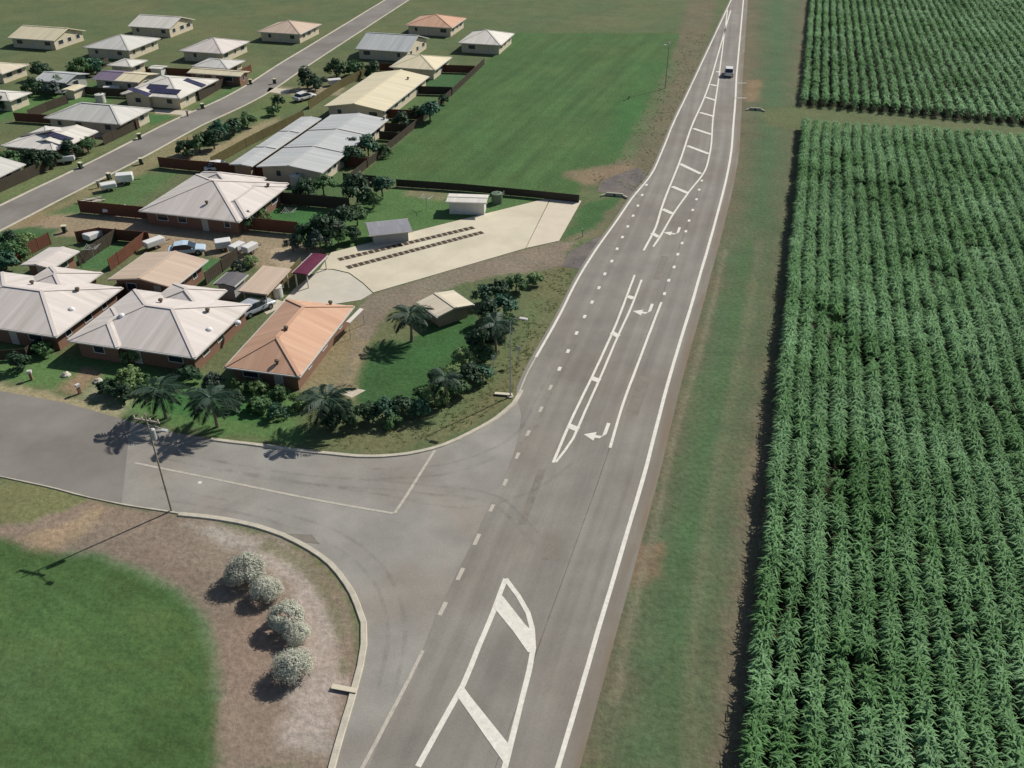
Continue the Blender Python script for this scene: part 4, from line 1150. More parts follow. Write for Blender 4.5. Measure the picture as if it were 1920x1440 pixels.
# ------------------------------------------------------------------ TREES AND SHRUBS
def leafmat(name, a, b, tr=0.2): return mat('leaf_' + name, a, 0.6, 0.15, 0.8, spec=0.25, trans=tr, attr='shade', col2=b, objvar=0.18)
LEAF = dict(dark=leafmat('dark', C(36, 58, 40), C(74, 104, 70)), mid=leafmat('mid', C(54, 86, 48), C(102, 136, 84)), teal=leafmat('teal', C(44, 82, 62), C(86, 128, 98)), light=leafmat('light', C(88, 118, 68), C(140, 164, 104)), silver=leafmat('silver', C(198, 200, 182), C(218, 218, 202), 0.35), grey=leafmat('grey', C(50, 66, 58), C(96, 112, 100)))
M_BARK = mat('bark', C(112, 96, 78), 0.95, 0.25, 3, bump=0.4)
def crown_me(seed, nclump, nleaf, leaf, m, squash=0.8, tight=0.30, solid=False):
    r = np.random.default_rng(seed)
    d = r.normal(size=(nclump, 3)); d /= np.linalg.norm(d, axis=1)[:, None]
    d[:, 2] = np.abs(d[:, 2]) * 1.25 - 0.35
    rad = (0.45 + 0.5 * r.random(nclump) ** 0.6) if not solid else (0.72 + 0.12 * r.random(nclump))
    c = d * rad[:, None]
    cs_ = tight * (0.6 + 0.8 * r.random(nclump))
    k = r.integers(0, nclump, nleaf)
    off = r.normal(size=(nleaf, 3)); off /= np.linalg.norm(off, axis=1)[:, None]
    off *= (r.random(nleaf) ** 0.4)[:, None]
    p = c[k] + off * cs_[k][:, None]
    nrm = off * 0.9 + d[k] * 0.6 + r.normal(size=(nleaf, 3)) * 0.45 + np.array([0, 0, 0.35]); nrm /= np.linalg.norm(nrm, axis=1)[:, None]
    t = np.cross(nrm, r.normal(size=(nleaf, 3))); t /= np.linalg.norm(t, axis=1)[:, None]
    b = np.cross(nrm, t)
    s = leaf * (0.6 + 0.8 * r.random(nleaf))[:, None]
    p[:, 2] *= squash
    V = np.stack([p - t * s, p + b * s * 0.5, p + t * s, p - b * s * 0.5], 1).reshape(-1, 3)
    F = np.arange(nleaf * 4).reshape(-1, 4)
    cv = r.random(nclump)
    sh = np.clip(0.2 + 0.5 * cv[k] + 0.35 * (r.random(nleaf) - 0.3), 0, 1)
    return npmesh('crown', V, F, m, sh)
CROWNS = {}
for k in LEAF:
    if k == 'silver': CROWNS[k] = [crown_me(50 + i, 60 + 20 * i, 9000, 0.05, LEAF[k], 0.8, 0.24 + 0.05 * i, True) for i in range(3)]
    else: CROWNS[k] = [crown_me(10 * i + len(k), (14, 24, 40, 30)[i], (1300, 1700, 2200, 1500)[i], (0.13, 0.11, 0.085, 0.15)[i], LEAF[k], (0.9, 0.8, 1.0, 0.7)[i], (0.36, 0.3, 0.24, 0.28)[i]) for i in range(4)]
def trunk_me(h, r0, seed):
    rr = random.Random(seed)
    mb = MB()
    mb.tube([(0, 0, -0.05), (rr.uniform(-.05, .05), rr.uniform(-.05, .05), h * 0.45), (rr.uniform(-.12, .12), rr.uniform(-.12, .12), h)], [r0, r0 * 0.75, r0 * 0.4], 7)
    for i in range(4):
        a = i * 1.6 + rr.random(); L = h * 0.55
        mb.tube([(0, 0, h * (0.45 + 0.08 * i)), (math.cos(a) * L * .4, math.sin(a) * L * .4, h * (0.7 + .06 * i)), (math.cos(a) * L * .8, math.sin(a) * L * .8, h * (0.95 + .06 * i))], [r0 * .5, r0 * .35, r0 * .12], 5)
    return mb.me('trunk', M_BARK)
TRUNK = [trunk_me(1.0, 0.09, i) for i in range(3)]
tcount = [0]
def tree(label, px, hc, r, kind='mid', name='tree', cat=None, flat=1.0, group=None):
    """px: middle of the crown in the photo, hc: its height, r: crown radius"""
    i = tcount[0]; tcount[0] += 1
    P = G(*px, hc)
    shrub = hc - r * 0.6 < 0.6
    root = thing(name if not shrub else ('shrub' if name == 'tree' else name), label, cat or ('shrub' if shrub else 'tree'), (P.x, P.y, 0), i * 2.4, group)
    put('trunk', TRUNK[i % 3], root, (0, 0, 0), (0, 0, 0), (max(0.5, r * 0.9), max(0.5, r * 0.9), max(0.15, hc)))
    put('crown', CROWNS[kind][i % len(CROWNS[kind])], root, (0, 0, max(hc, r * 0.45)), (0, 0, 0), (r * 1.08, r * 1.02, r * flat))
    return root
T = tree
# cluster between the bare yard and the driveway
for lb, px, hc, r, k in (
    ('dark tree at the end of the bare yard fence, lowest of its cluster', (572, 446), 1.6, 1.7, 'dark'), ('big dark tree left of the blue grey shed', (608, 428), 2.4, 2.4, 'dark'), ('grey green tree above the maroon shade', (598, 448), 1.7, 1.6, 'grey'),
    ('dark tree between the cluster and the back lawn fence', (640, 405), 2.0, 1.9, 'dark'), ('mid green tree right above the blue grey shed', (668, 402), 1.6, 1.4, 'mid'), ('dark bush touching the blue grey shed on its left', (662, 440), 1.0, 1.2, 'dark'), ('grey green tree on the left rim of the yard cluster', (548, 455), 1.2, 1.2, 'grey'), ('mid green tree in the middle of the yard cluster', (632, 440), 1.5, 1.4, 'mid'),
    ('round dark tree on the paddock corner', (668, 358), 2.0, 2.3, 'dark'), ('bright green tree beside the round dark tree', (716, 346), 1.8, 1.7, 'teal'), ('small green tree below the round dark tree', (700, 374), 1.2, 1.2, 'mid'),
    ('light green tree behind the winged roof house', (605, 345), 1.8, 1.7, 'mid'), ('dark tree at the back corner of the winged roof house', (572, 358), 1.8, 1.8, 'dark'), ('dark tree at the front corner of the winged roof house', (458, 412), 1.4, 1.5, 'dark'), ('green bush on the back lawn of the winged roof house', (492, 405), 0.8, 1.1, 'light'),
    ('dark tree behind the town house, lowest of three', (662, 290), 1.7, 1.8, 'dark'), ('teal tree behind the town house, middle of three', (690, 274), 1.6, 1.7, 'teal'), ('grey green tree behind the town house, top of three', (660, 270), 1.5, 1.6, 'grey'), ('green bush against the paddock fence', (722, 282), 1.0, 1.2, 'mid'),
    ('tall green tree overhanging the paddock fence', (806, 205), 2.2, 2.0, 'teal'), ('dark tree at the top corner of the town house', (752, 226), 1.4, 1.5, 'dark'), ('dark bush on the lawn behind the cream roof house', (832, 186), 0.9, 1.1, 'dark'), ('dark tree below the paddock fence tree', (780, 212), 1.4, 1.4, 'dark')):
    T(lb, px, hc, r, k, group='back yard trees')
for i, (px, hc, r, k) in enumerate([((345, 276), 1.3, 1.4, 'dark'), ((372, 268), 1.6, 1.7, 'mid'), ((398, 258), 1.9, 1.9, 'dark'), ((412, 243), 1.8, 1.8, 'teal'), ((436, 236), 1.6, 1.7, 'dark'), ((462, 226), 1.3, 1.5, 'mid'), ((352, 288), 0.7, 1.0, 'dark')]):
    T(['dark street tree at the lower end of the row opposite the grey roof', 'mid green street tree, second from the lower end of its row', 'big dark street tree in the middle of its row', 'teal green street tree above the big dark one', 'dark street tree, second from the upper end of its row', 'mid green street tree at the upper end of its row', 'small dark shrub below the street tree row'][i], px, hc, r, k, group='street trees')
for lb, px, hc, r, k in (
    ('dark shrub beside the white parked car on the street', (520, 190), 1.0, 1.3, 'dark'), ('small dark shrub below the white parked car', (512, 207), 0.9, 1.2, 'mid'), ('dark tree in the front yard of the cream roof house', (575, 148), 1.8, 2.2, 'dark'), ('dark tree in front of the olive fence', (590, 158), 1.3, 1.7, 'dark'), ('dark tree at the upper end of the olive fence', (630, 128), 1.8, 2.2, 'dark'), ('mid green tree in the top middle of the village', (665, 128), 1.6, 2.2, 'mid'), ('dark green tree behind the cream roof at the top', (700, 132), 1.5, 1.8, 'dark'),
    ('dark tree below the white solar roof house, leftmost', (12, 300), 1.5, 1.9, 'mid'), ('dark tree below the white solar roof house, second from left', (62, 302), 1.6, 2.0, 'dark'), ('dark tree below the white solar roof house, third from left', (95, 296), 1.5, 1.8, 'dark'), ('dark tree right of the white solar roof house', (132, 283), 1.5, 1.7, 'dark'), ('green tree at the street corner of the white solar roof house', (162, 270), 1.3, 1.6, 'mid'),
    ('dark tree beside the cream shed at the far left', (62, 162), 1.6, 2.0, 'dark'), ('grey green tree in front of the grey gable house', (95, 166), 1.5, 1.8, 'grey'), ('mid green tree left of the low cream shed', (112, 156), 1.4, 1.6, 'mid'), ('dark tree behind the grey gable house', (75, 132), 1.8, 2.2, 'dark'), ('green tree between the grey gable and the mauve roof', (150, 128), 1.8, 2.4, 'mid'), ('teal tree above the mauve roof', (178, 122), 1.8, 2.2, 'teal'), ('dark shrub on the lawn left of the grey hip roof', (5, 196), 1.0, 1.4, 'dark'),
    ('bright green bush on the left yard lawn', (48, 452), 0.9, 1.4, 'light'), ('green bush behind the left garden shed', (25, 472), 1.2, 1.6, 'mid'), ('teal bush at the left edge behind the duplex', (8, 488), 1.2, 1.5, 'teal'), ('dark shrub behind the left yard lawn', (18, 452), 1.0, 1.3, 'dark'),
    ('olive shrub beside the pinkish carport', (468, 490), 0.7, 1.0, 'light'), ('grey shrub between the sheds and the carport', (448, 498), 0.6, 0.9, 'grey')):
    T(lb, px, hc, r, k, group='village trees')
for lb, px, hc, r, k in (
    ('light green shrub in front of the left duplex', (80, 652), 0.8, 1.1, 'mid'), ('dark shrub on the left duplex lawn', (35, 682), 0.8, 1.2, 'dark'), ('pale green bush before the wall of the middle duplex', (248, 662), 0.8, 1.2, 'light'), ('large pale bush on the nature strip', (242, 712), 1.1, 1.5, 'light'), ('dark bush left of the large pale bush', (202, 728), 0.8, 1.1, 'dark'), ('dark bush below the large pale bush', (232, 740), 0.7, 1.0, 'dark'), ('mid green shrub right of the large pale bush', (275, 718), 0.8, 1.0, 'mid'),
    ('grey round shrub at the alley mouth', (400, 716), 0.9, 1.1, 'grey'), ('dark shrub at the alley mouth by the duplex corner', (352, 700), 0.8, 1.2, 'dark'), ('light shrub below the peach roof, leftmost', (450, 722), 0.7, 0.9, 'light'), ('olive shrub below the peach roof, second from left', (486, 726), 0.7, 1.0, 'light'), ('mid green shrub below the peach roof, third from left', (522, 738), 0.7, 1.0, 'mid'), ('mid green shrub on the lawn edge before the peach house', (488, 758), 0.7, 1.1, 'mid'), ('dark shrub nearest the road before the peach house', (440, 752), 0.7, 1.0, 'dark'), ('light green shrub between lawn and gravel path', (562, 752), 0.7, 1.0, 'light'), ('low dark shrub at the end of the front lawn', (520, 772), 0.6, 1.0, 'teal')):
    T(lb, px, hc, r, k, group='front garden shrubs')
cg = [((1003, 522), 0.8, 1.0, 'light'), ((968, 532), 1.0, 1.2, 'mid'), ((935, 545), 1.4, 1.5, 'dark'), ((905, 552), 1.3, 1.3, 'teal'), ((945, 572), 1.4, 1.5, 'teal'), ((915, 588), 1.3, 1.3, 'dark'), ((955, 600), 0.9, 1.1, 'mid'), ((928, 615), 1.3, 1.4, 'teal'), ((895, 632), 1.3, 1.3, 'dark'), ((930, 640), 1.0, 1.1, 'dark'), ((905, 662), 1.1, 1.2, 'mid'), ((868, 672), 1.2, 1.2, 'light'), ((905, 700), 0.9, 1.1, 'teal'), ((880, 705), 1.1, 1.2, 'dark'), ((848, 700), 1.0, 1.1, 'light'), ((822, 708), 1.0, 1.1, 'dark'), ((858, 728), 1.0, 1.1, 'mid'), ((815, 742), 1.1, 1.2, 'light'), ((790, 742), 1.0, 1.1, 'mid'), ((786, 766), 0.9, 1.0, 'teal'), ((752, 762), 1.1, 1.2, 'dark'), ((722, 770), 1.1, 1.2, 'teal'), ((690, 772), 1.1, 1.2, 'dark'), ((655, 775), 1.2, 1.3, 'dark'), ((622, 785), 1.0, 1.1, 'dark'), ((735, 790), 0.6, 0.8, 'mid')]
cl_names = {'light': 'pale green', 'mid': 'mid green', 'dark': 'dark green', 'teal': 'bluish green'}
for i, (px, hc, r, k) in enumerate(cg):
    T('%s shrub in the corner garden hedge, %s from its highway end' % (cl_names[k], ordinal(i)), px, hc, r, k, group='corner garden hedge')
# silver round shrubs on the earth bank
for lb, px, r in (('large round silver shrub nearest the side road on the earth bank', (460, 1066), 1.3), ('small round silver shrub, second from the side road', (498, 1103), 1.0), ('tall lumpy silver shrub, third from the side road', (535, 1155), 1.2), ('low lumpy silver shrub touching the tall lumpy one', (556, 1186), 0.85), ('ragged silver shrub on the earth bank, fifth from the side road', (548, 1246), 1.15)):
    T(lb, px, r * 0.85, r * 1.06, 'silver', 'silver_shrub', 'shrub', 1.05, 'silver shrubs on the bank')

# palms: each frond a part
M_FROND = mat('palm_frond', C(34, 52, 42), 0.55, 0.2, 1.0, spec=0.25, trans=0.12, attr='shade', col2=C(64, 90, 68))
M_PTRUNK = mat('palm_trunk', C(132, 120, 102), 0.9, 0.2, 4, bump=0.4)
def frond_me(L, seed):
    rr = np.random.default_rng(seed)
    n = 26; V = []; F = []; sh = []
    def spine(t): return np.array([L * t * (1 - 0.12 * t), 0, L * (0.42 * t - 0.75 * t * t)])
    for i in range(12):
        a = spine(i / 12); b = spine((i + 1) / 12); w_ = 0.05 * (1 - i / 13)
        k = len(V); V += [a + [0, -w_, 0], a + [0, w_, 0], b + [0, w_, 0], b + [0, -w_, 0]]; F.append((k, k + 1, k + 2, k + 3)); sh.append(0.8)
    for i in range(n):
        t = 0.12 + 0.86 * i / n
        p = spine(t); ll = L * 0.36 * math.sin(math.pi * min(1, 0.2 + t * 0.78)) ** 0.7
        for s in (-1, 1):
            e = p + np.array([ll * 0.55, s * ll * 0.8, -ll * (0.25 + 0.2 * rr.random())])
            m_ = (p + e) / 2 + [0, 0, 0.05]
            k = len(V); V += [p, m_ + [0.055, 0, 0], e, m_ - [0.055, 0, 0]]; F.append((k, k + 1, k + 2, k + 3)); sh.append(rr.random())
    return npmesh('frond', np.array(V), np.array(F), M_FROND, np.array(sh))
FRONDS = [frond_me(2.5, 1), frond_me(2.2, 2)]
def palm(label, base, h, n=13, k=1.0):
    P = G(*base)
    root = thing('palm_tree', label, 'palm', (P.x, P.y, 0), random.random() * 6, 'palms of the corner gardens')
    MB().tube([(0, 0, -.05), (0.03, 0, h * .3), (0.08, 0.04, h * .7), (0.05, 0.02, h)], [.2, .14, .12, .13], 9).put('trunk', M_PTRUNK, root)
    MB().tube([(0.05, 0.02, h - .05), (0.05, 0.02, h + .35)], [.14, .06], 8).put('crown_shaft', LEAF['mid'], root)
    for i in range(n):
        a = i * 2.399 + random.uniform(-.2, .2)
        put('frond', FRONDS[i % 2], root, (0.05, 0.02, h + 0.2), (0, -(0.35 - 0.75 * (i / n)) + random.uniform(-.1, .1), a), (k, k, k))
palm('palm on the nature strip whose shadow falls on the side road, leftmost', (312, 784), 3.0, 16, 1.2)
palm('palm beside the peach house front lawn, second from left', (408, 800), 3.0, 16, 1.2)
palm('palm at the gravel path end, third from left', (616, 802), 3.0, 17, 1.25)
palm('palm on the lawn left of the tan hut', (772, 640), 3.1, 14, 1.1)
palm('palm inside the hedge bend of the corner garden', (930, 668), 3.6)
palm('short palm on the hedge near the road corner', (838, 760), 3.0, 11, 0.85)

# ------------------------------------------------------------------ VEHICLES
M_CARW = mat('white_car_paint', C(228, 226, 220), 0.3, 0.03, 2, spec=0.5)
M_CARB = mat('blue_white_paint', C(190, 208, 220), 0.3, 0.03, 2, spec=0.5)
M_TYRE = mat('tyre', C(34, 33, 32), 0.9, 0.1, 3)
M_RIM = mat('rim', C(160, 160, 160), 0.4, 0.05, 3, metal=0.6)
M_RED = mat('tail_lamp', C(160, 30, 26), 0.3, 0.05, 3)
M_LAMP = mat('head_lamp', C(220, 222, 220), 0.15, 0.03, 3)
def loft(secs, m, name, root):
    """secs: list of (y, [(x, z) half outline from bottom centre to top centre])"""
    V = []; F = []
    k = None
    for y_, pr in secs:
        ring = [(x, y_, z) for x, z in pr] + [(-x, y_, z) for x, z in reversed(pr) ]
        k = len(ring); V += ring
    for i in range(len(secs) - 1):
        for j in range(k):
            F.append((i * k + j, i * k + (j + 1) % k, (i + 1) * k + (j + 1) % k, (i + 1) * k + j))
    F.append(tuple(range(k))); F.append(tuple((len(secs) - 1) * k + j for j in reversed(range(k))))
    me = mesh(name, V, F, m)
    return put(name, me, root)
def car(name, label, px, az, paint, suv=True, group=None, cat='car'):
    P = G(*px)
    root = thing(name, label, cat, (P.x, P.y, 0.03), -R(az), group)
    H = 0.98 if suv else 0.88; T2 = 1.72 if suv else 1.45
    def pr(w_, z0, z1): return [(w_ * .86, z0), (w_, z0 + .16), (w_ * 1.0, (z0 + z1) / 2), (w_ * .95, z1 - .06), (w_ * .86, z1)]
    loft([(-2.25, pr(.8, .42, H - .12)), (-2.15, pr(.9, .3, H)), (-1.2, pr(.93, .28, H + .02)), (0.9, pr(.93, .28, H)), (1.7, pr(.91, .28, H - .08)), (2.15, pr(.86, .3, H - .16)), (2.28, pr(.74, .42, H - .32))], paint, 'body', root)
    yb = -2.0 if suv else -1.75
    def cb(w_, z0, z1): return [(w_, z0), (w_ * .97, z0 + .15), (w_ * .88, z1 - .05), (w_ * .8, z1)]
    loft([(yb, cb(.84, H - .04, H + .06)), (yb + .35, cb(.86, H - .04, T2 - .1)), (-.3, cb(.87, H - .04, T2 - .02)), (.25, cb(.86, H - .04, T2 - .06)), (1.1, cb(.82, H - .06, H + .04))], M_GLASS, 'cabin_glass', root)
    V = [(sx * w_, y_, z) for y_, w_, z in ((yb + .32, .7, T2 - .09), (-.3, .74, T2 + .01), (.3, .7, T2 - .05)) for sx in (-1, 1)]
    rf = MB()
    for dz in (0,): rf.add(V, [(0, 1, 3, 2), (2, 3, 5, 4)])
    V2 = [(x, y_, z + .035) for x, y_, z in V]
    MB().add(V + V2, [(1, 0, 2, 3), (3, 2, 4, 5), (6, 7, 9, 8), (8, 9, 11, 10), (0, 1, 7, 6), (5, 4, 10, 11), (2, 0, 6, 8), (4, 2, 8, 10), (1, 3, 9, 7), (3, 5, 11, 9)]).put('roof_panel', paint, root)
    for sx in (-1, 1):
        for wy in (-1.38, 1.38):
            wh = MB().tube([(sx * .74, wy, .34), (sx * .95, wy, .34)], .34, 16).put('wheel', M_TYRE, root)
            MB().tube([(sx * .945, wy, .34), (sx * .965, wy, .34)], .2, 12).put('rim', M_RIM, wh)
        MB().box(sx * .66 - .14, sx * .66 + .14, 2.12, 2.26, H - .38, H - .24).put('headlight', M_LAMP, root)
        MB().box(sx * .74 - .1, sx * .74 + .1, -2.27, -2.16, H - .34, H - .1).put('tail_light', M_RED, root)
        MB().box(sx * .99 - .08, sx * .99 + .08, .72, .86, H + .02, H + .16).put('mirror', paint, root)
    return root
car('car', 'white car driving in the right lane of the highway', (1366, 141), 13, M_CARW, True)
car('parked_car', 'pale blue white car parked on the bare yard', (352, 475), 78, M_CARB, False)
car('parked_car', 'white car parked on the street verge below the village trees', (572, 187), 40, M_CARW, False)
car('parked_car', 'white car parked at the lower corner of the zinc garage wing', (413, 320), 80, M_CARW, False)
car('parked_car', 'grey white car parked in the alley beside the middle duplex', (480, 584), 40, mat('silver_car_paint', C(176, 180, 186), 0.3, 0.03, 2, spec=0.5), False)
def trailer(label, px, az, L=2.6, W=1.9, H=1.1):
    P = G(*px)
    root = thing('box_trailer', label, 'trailer', (P.x, P.y, 0), -R(az), 'white trailers on the bare yard')
    b = MB().box(-W / 2, W / 2, -L / 2, L / 2, .45, .45 + H)
    o = b.put('box', M_CARW, root)
    md = o.modifiers.new('bevel', 'BEVEL'); md.width = 0.12; md.segments = 2
    MB().tube([(0, L / 2, .5), (0, L / 2 + 1.0, .45)], .05, 6).put('drawbar', M_DARKM, root)
    for sx in (-1, 1):
        wh = MB().tube([(sx * (W / 2 - .28), -.1, .3), (sx * (W / 2 - .05), -.1, .3)], .3, 12).put('wheel', M_TYRE, root)
        MB().tube([(sx * (W / 2 - .055), -.1, .3), (sx * (W / 2 - .03), -.1, .3)], .17, 10).put('rim', M_RIM, wh)
trailer('white box trailer, leftmost of three beside the pale blue car', (420, 468), 70, 2.0, 1.5, .9)
trailer('white box trailer, middle of three beside the pale blue car', (446, 474), 30, 2.0, 1.1, .8)
trailer('white box trailer, right of three beside the pale blue car', (470, 475), 30, 2.0, 1.1, .8)
trailer('white box trailer by the fence of the green back yards', (178, 451), 30, 2.4, 1.4, .8)
trailer('white box trailer at the corner of the tan shed fence', (291, 465), 40, 2.6, 1.2, .8)
trailer('white box trailer on the verge before the winged roof house', (236, 344), 75, 2.4, 1.6)
trailer('low white box trailer beside the verge junk', (205, 357), 60, 2.2, 1.4, .7)
trailer('low white trailer at the end of the brown yard fence', (217, 400), 75, 3.0, 1.2, .5)
trailer('white trailer in the front yard of the cream roof house', (628, 160), 70, 2.6, 1.6, .8)
trailer('white trailer beside the street corner tree of the solar roof house', (122, 306), 70, 3.2, 1.5, .8)
trailer('cream trailer on the lawn beside the white shed row', (212, 173), 75, 3.2, 1.5, .8)
# pile of white timber on the verge
wp = thing('timber_pile', 'pile of pale timber on the verge before the winged roof house', 'timber', G(172, 378))
M_TIMB = mat('pale_timber', C(206, 198, 182), 0.9, 0.15, 2, objvar=0.25)
tm = MB().box(-1.0, 1.0, -.09, .09, 0, .1).me('plank', M_TIMB)
for i in range(14):
    put('plank', tm, wp, (random.uniform(-.9, .9), random.uniform(-.8, .8), 0.1 * (i // 4)), (0, 0, random.uniform(-.5, .5) + .4))

# ------------------------------------------------------------------ POLES, SIGNS, BINS, CULVERTS
M_POLE = mat('pole_timber', C(160, 150, 134), 0.9, 0.2, 3)
M_STEEL = mat('galvanised_steel', C(178, 180, 178), 0.5, 0.06, 3, spec=0.4)
def power_pole(label, base, h=9.8, az=GRID, transformer=True):
    P = G(*base)
    root = thing('power_pole', label, 'pole', (P.x, P.y, 0), -R(az), None)
    MB().tube([(0, 0, -.1), (0, 0, h)], [.09, .055], 10).put('post', M_POLE, root)
    ca_ = MB().box(-1.1, 1.1, -.06, .06, h - .7, h - .56).put('crossarm', M_POLE, root)
    for x in (-1.0, -.35, .35, 1.0):
        MB().tube([(x, 0, h - .56), (x, 0, h - .42), (x, 0, h - .34)], [.04, .07, .03], 8).put('insulator', M_GUT, ca_)
    if transformer:
        MB().tube([(0.28, 0, h - 2.3), (0.28, 0, h - 1.4), (.28, 0, h - 1.3)], [.2, .2, .08], 12).put('transformer', M_STEEL, root)
    MB().tube([(0, 0, h - 1.0), (.9, -.3, h - .75), (1.8, -.6, h - .7)], .035, 6).put('lamp_arm', M_STEEL, root)
    MB().box(1.65, 2.15, -.78, -.5, h - .78, h - .66).put('lamp_head', M_STEEL, root)
def street_light(label, base, h=8.6, az=0):
    P = G(*base)
    root = thing('street_light', label, 'street light', (P.x, P.y, 0), -R(az), None)
    MB().tube([(0, 0, 0), (0, 0, .12)], [.3, .3], 10).put('footing', M_KERB, root)
    MB().tube([(0, 0, .1), (0, 0, h * .6), (0, 0, h - .6), (.3, 0, h - .15), (1.0, 0, h)], [.075, .055, .045, .04, .03], 8).put('post', M_STEEL, root)
    MB().box(.9, 1.65, -.16, .16, h - .06, h + .08).put('lamp_head', M_GUT, root)
power_pole('timber power pole with transformer on the side road corner', (322, 958), 9.6)
street_light('steel street light on the kerb of the highway corner', (957, 744), 8.8, 20)
power_pole('timber power pole on the highway verge beside the paddock', (1247, 166), 9.3, 105, False)
def sign(label, base, h=2.0, az=30, w_=.6, hh=.5):
    P = G(*base)
    root = thing('road_sign', label, 'sign', (P.x, P.y, 0), -R(az))
    MB().tube([(0, 0, 0), (0, 0, h)], .035, 8).put('post', M_STEEL, root)
    MB().box(-w_ / 2, w_ / 2, -.05, -.03, h - hh, h).put('plate', M_GUT, root)
sign('small white road sign on the verge above the street light', (972, 682), 2.1, 40)
sign('small white road sign nearer the hedge', (925, 692), 1.6, 40, .5, .4)
for lb, px in (('white guide post near the driveway apron', (1092, 444)),):
    P = G(*px); root = thing('guide_post', lb, 'post', (P.x, P.y, 0))
    MB().box(-.07, .07, -.03, .03, 0, 1.1).put('post', M_GUT, root)
    MB().box(-.05, .05, -.045, -.032, .8, .95).put('reflector', M_RED, root)
# concrete kerb inlets
def inlet(label, base, az):
    P = G(*base); root = thing('kerb_inlet', label, 'drain', (P.x, P.y, 0), -R(az))
    MB().box(-.85, .85, -.18, .18, .12, .2).put('lintel', M_CONC, root)
    MB().box(-.7, .7, -.14, .14, -.02, .118).put('throat', M_DARKM, root)
inlet('pale concrete kerb inlet on the earth bank corner', (646, 1294), 12)
inlet('pale concrete kerb inlet beside the street light', (944, 741), 8)
def culvert(label, px, az, L=2.4):
    P = G(*px); root = thing('culvert', label, 'culvert', (P.x, P.y, 0), -R(az))
    MB().box(-L / 2, L / 2, 0, .25, 0, .45).put('headwall', M_KERB, root)
    MB().tube([(-.0, -.04, .2), (0, .02, .2)], .16, 12).put('pipe_mouth', M_DARKM, root)
    for sx in (-1, 1): MB().beam((sx * L / 2, .1, .15), (sx * (L / 2 + .7), -.6, .1), .18, .3).put('wing_wall', M_KERB, root)
culvert('white concrete culvert end beside the asphalt driveway mouth', (1152, 368), 12)
culvert('small concrete culvert end on the far highway verge', (1416, 207), 12, 2.0)
M_BIN = mat('bin_green', C(54, 72, 58), 0.6, 0.05, 2); M_LID = mat('bin_lid', C(214, 206, 176), 0.6, 0.05, 2)
def bin_(label, px):
    P = G(*px); root = thing('wheelie_bin', label, 'bin', (P.x, P.y, 0), random.random() * 6, 'wheelie bins along the street')
    loft([(-.24, [(.2, .08), (.26, .9)]), (.24, [(.2, .08), (.26, .9)])], M_BIN, 'body', root)
    MB().box(-.31, .31, -.3, .33, .905, 1.0).put('lid', M_LID, root)
    for sx in (-1, 1): MB().tube([(sx * .2, .25, .11), (sx * .26, .25, .11)], .11, 10).put('wheel', M_TYRE, root)
for lb, px in (('wheelie bin on the street verge below the grey hip roof lawn', (262, 261)), ('wheelie bin at the driveway end of the grey hip roof house', (380, 204)), ('wheelie bin on the street verge at the left', (152, 316)), ('wheelie bin by the street bend', (470, 158)), ('wheelie bin across the street from the bend', (515, 157)), ('wheelie bin on the kerb before the street trees', (265, 308)), ('wheelie bin near the verge timber pile', (205, 336)), ('wheelie bin in the bare yard near the left lawn', (122, 436))):
    bin_(lb, px)
# yard clutter: water tanks, rotary clotheslines, letterboxes
M_TANK = mat('tank_steel', C(206, 204, 194), 0.5, 0.06, 2); M_TANKG = mat('tank_green', C(104, 122, 98), 0.6, 0.06, 2)
def tank(label, px, r, h, m):
    P = G(*px); root = thing('water_tank', label, 'tank', (P.x, P.y, 0), 0, 'rainwater tanks')
    MB().tube([(0, 0, 0), (0, 0, h), (0, 0, h + .02), (0, 0, h + r * .22)], [r, r, r * 1.03, r * .15], 20).put('body', m, root)
    MB().tube([(r * .3, 0, h + r * .14), (r * .3, 0, h + r * .24)], r * .2, 10).put('hatch', M_DARKM, root)
    MB().tube([(r * 1.0, .1, h - .2), (r * 1.2, .1, h - .2), (r * 1.2, .1, h + .3)], .05, 6).put('inlet_pipe', M_GUT, root)
for a in (('pale water tank behind the winged roof house', (556, 346), .9, 1.5, M_TANK), ('pale water tank beside the pinkish carport', (520, 556), .7, 1.3, M_TANK), ('green water tank on the back lawn of the cream roof house', (778, 168), .9, 1.4, M_TANKG), ('green water tank beside the white storage shed', (932, 380), .8, 1.4, M_TANKG), ('pale water tank at the lower corner of the white solar roof house', (28, 292), .9, 1.5, M_TANK), ('pale water tank behind the grey hip roof house', (190, 192), .9, 1.5, M_TANK)): tank(*a)
def clothesline(label, px):
    P = G(*px); root = thing('clothesline', label, 'clothesline', (P.x, P.y, 0), random.random(), 'rotary clotheslines')
    MB().tube([(0, 0, 0), (0, 0, 1.75)], .035, 8).put('post', M_STEEL, root)
    for k in range(4):
        a = k * math.pi / 2
        MB().tube([(0, 0, 1.5), (1.25 * math.cos(a), 1.25 * math.sin(a), 1.85)], .025, 6).put('arm', M_STEEL, root)
    for q in (.5, .8, 1.1):
        MB().tube([(q * math.cos(k * math.pi / 2), q * math.sin(k * math.pi / 2), 1.5 + .28 * q) for k in (0, 1, 2, 3, 4)], .012, 4).put('line', M_GUT, root)
clothesline('rotary clothesline on the back lawn of the winged roof house', (545, 418))
clothesline('rotary clothesline in the green yard behind the left duplex', (178, 488))
clothesline('rotary clothesline on the driveway lawn near the white shed', (800, 392))
clothesline('rotary clothesline on the lawn above the grey hip roof', (120, 190))
def letterbox(label, px):
    P = G(*px); root = thing('letterbox', label, 'letterbox', (P.x, P.y, 0), random.random(), 'letterboxes')
    MB().box(-.12, .12, -.12, .12, 0, .8).put('pillar', M_WALLS['brick'], root)
    MB().box(-.2, .2, -.17, .17, .802, 1.08).put('box', M_GUT, root)
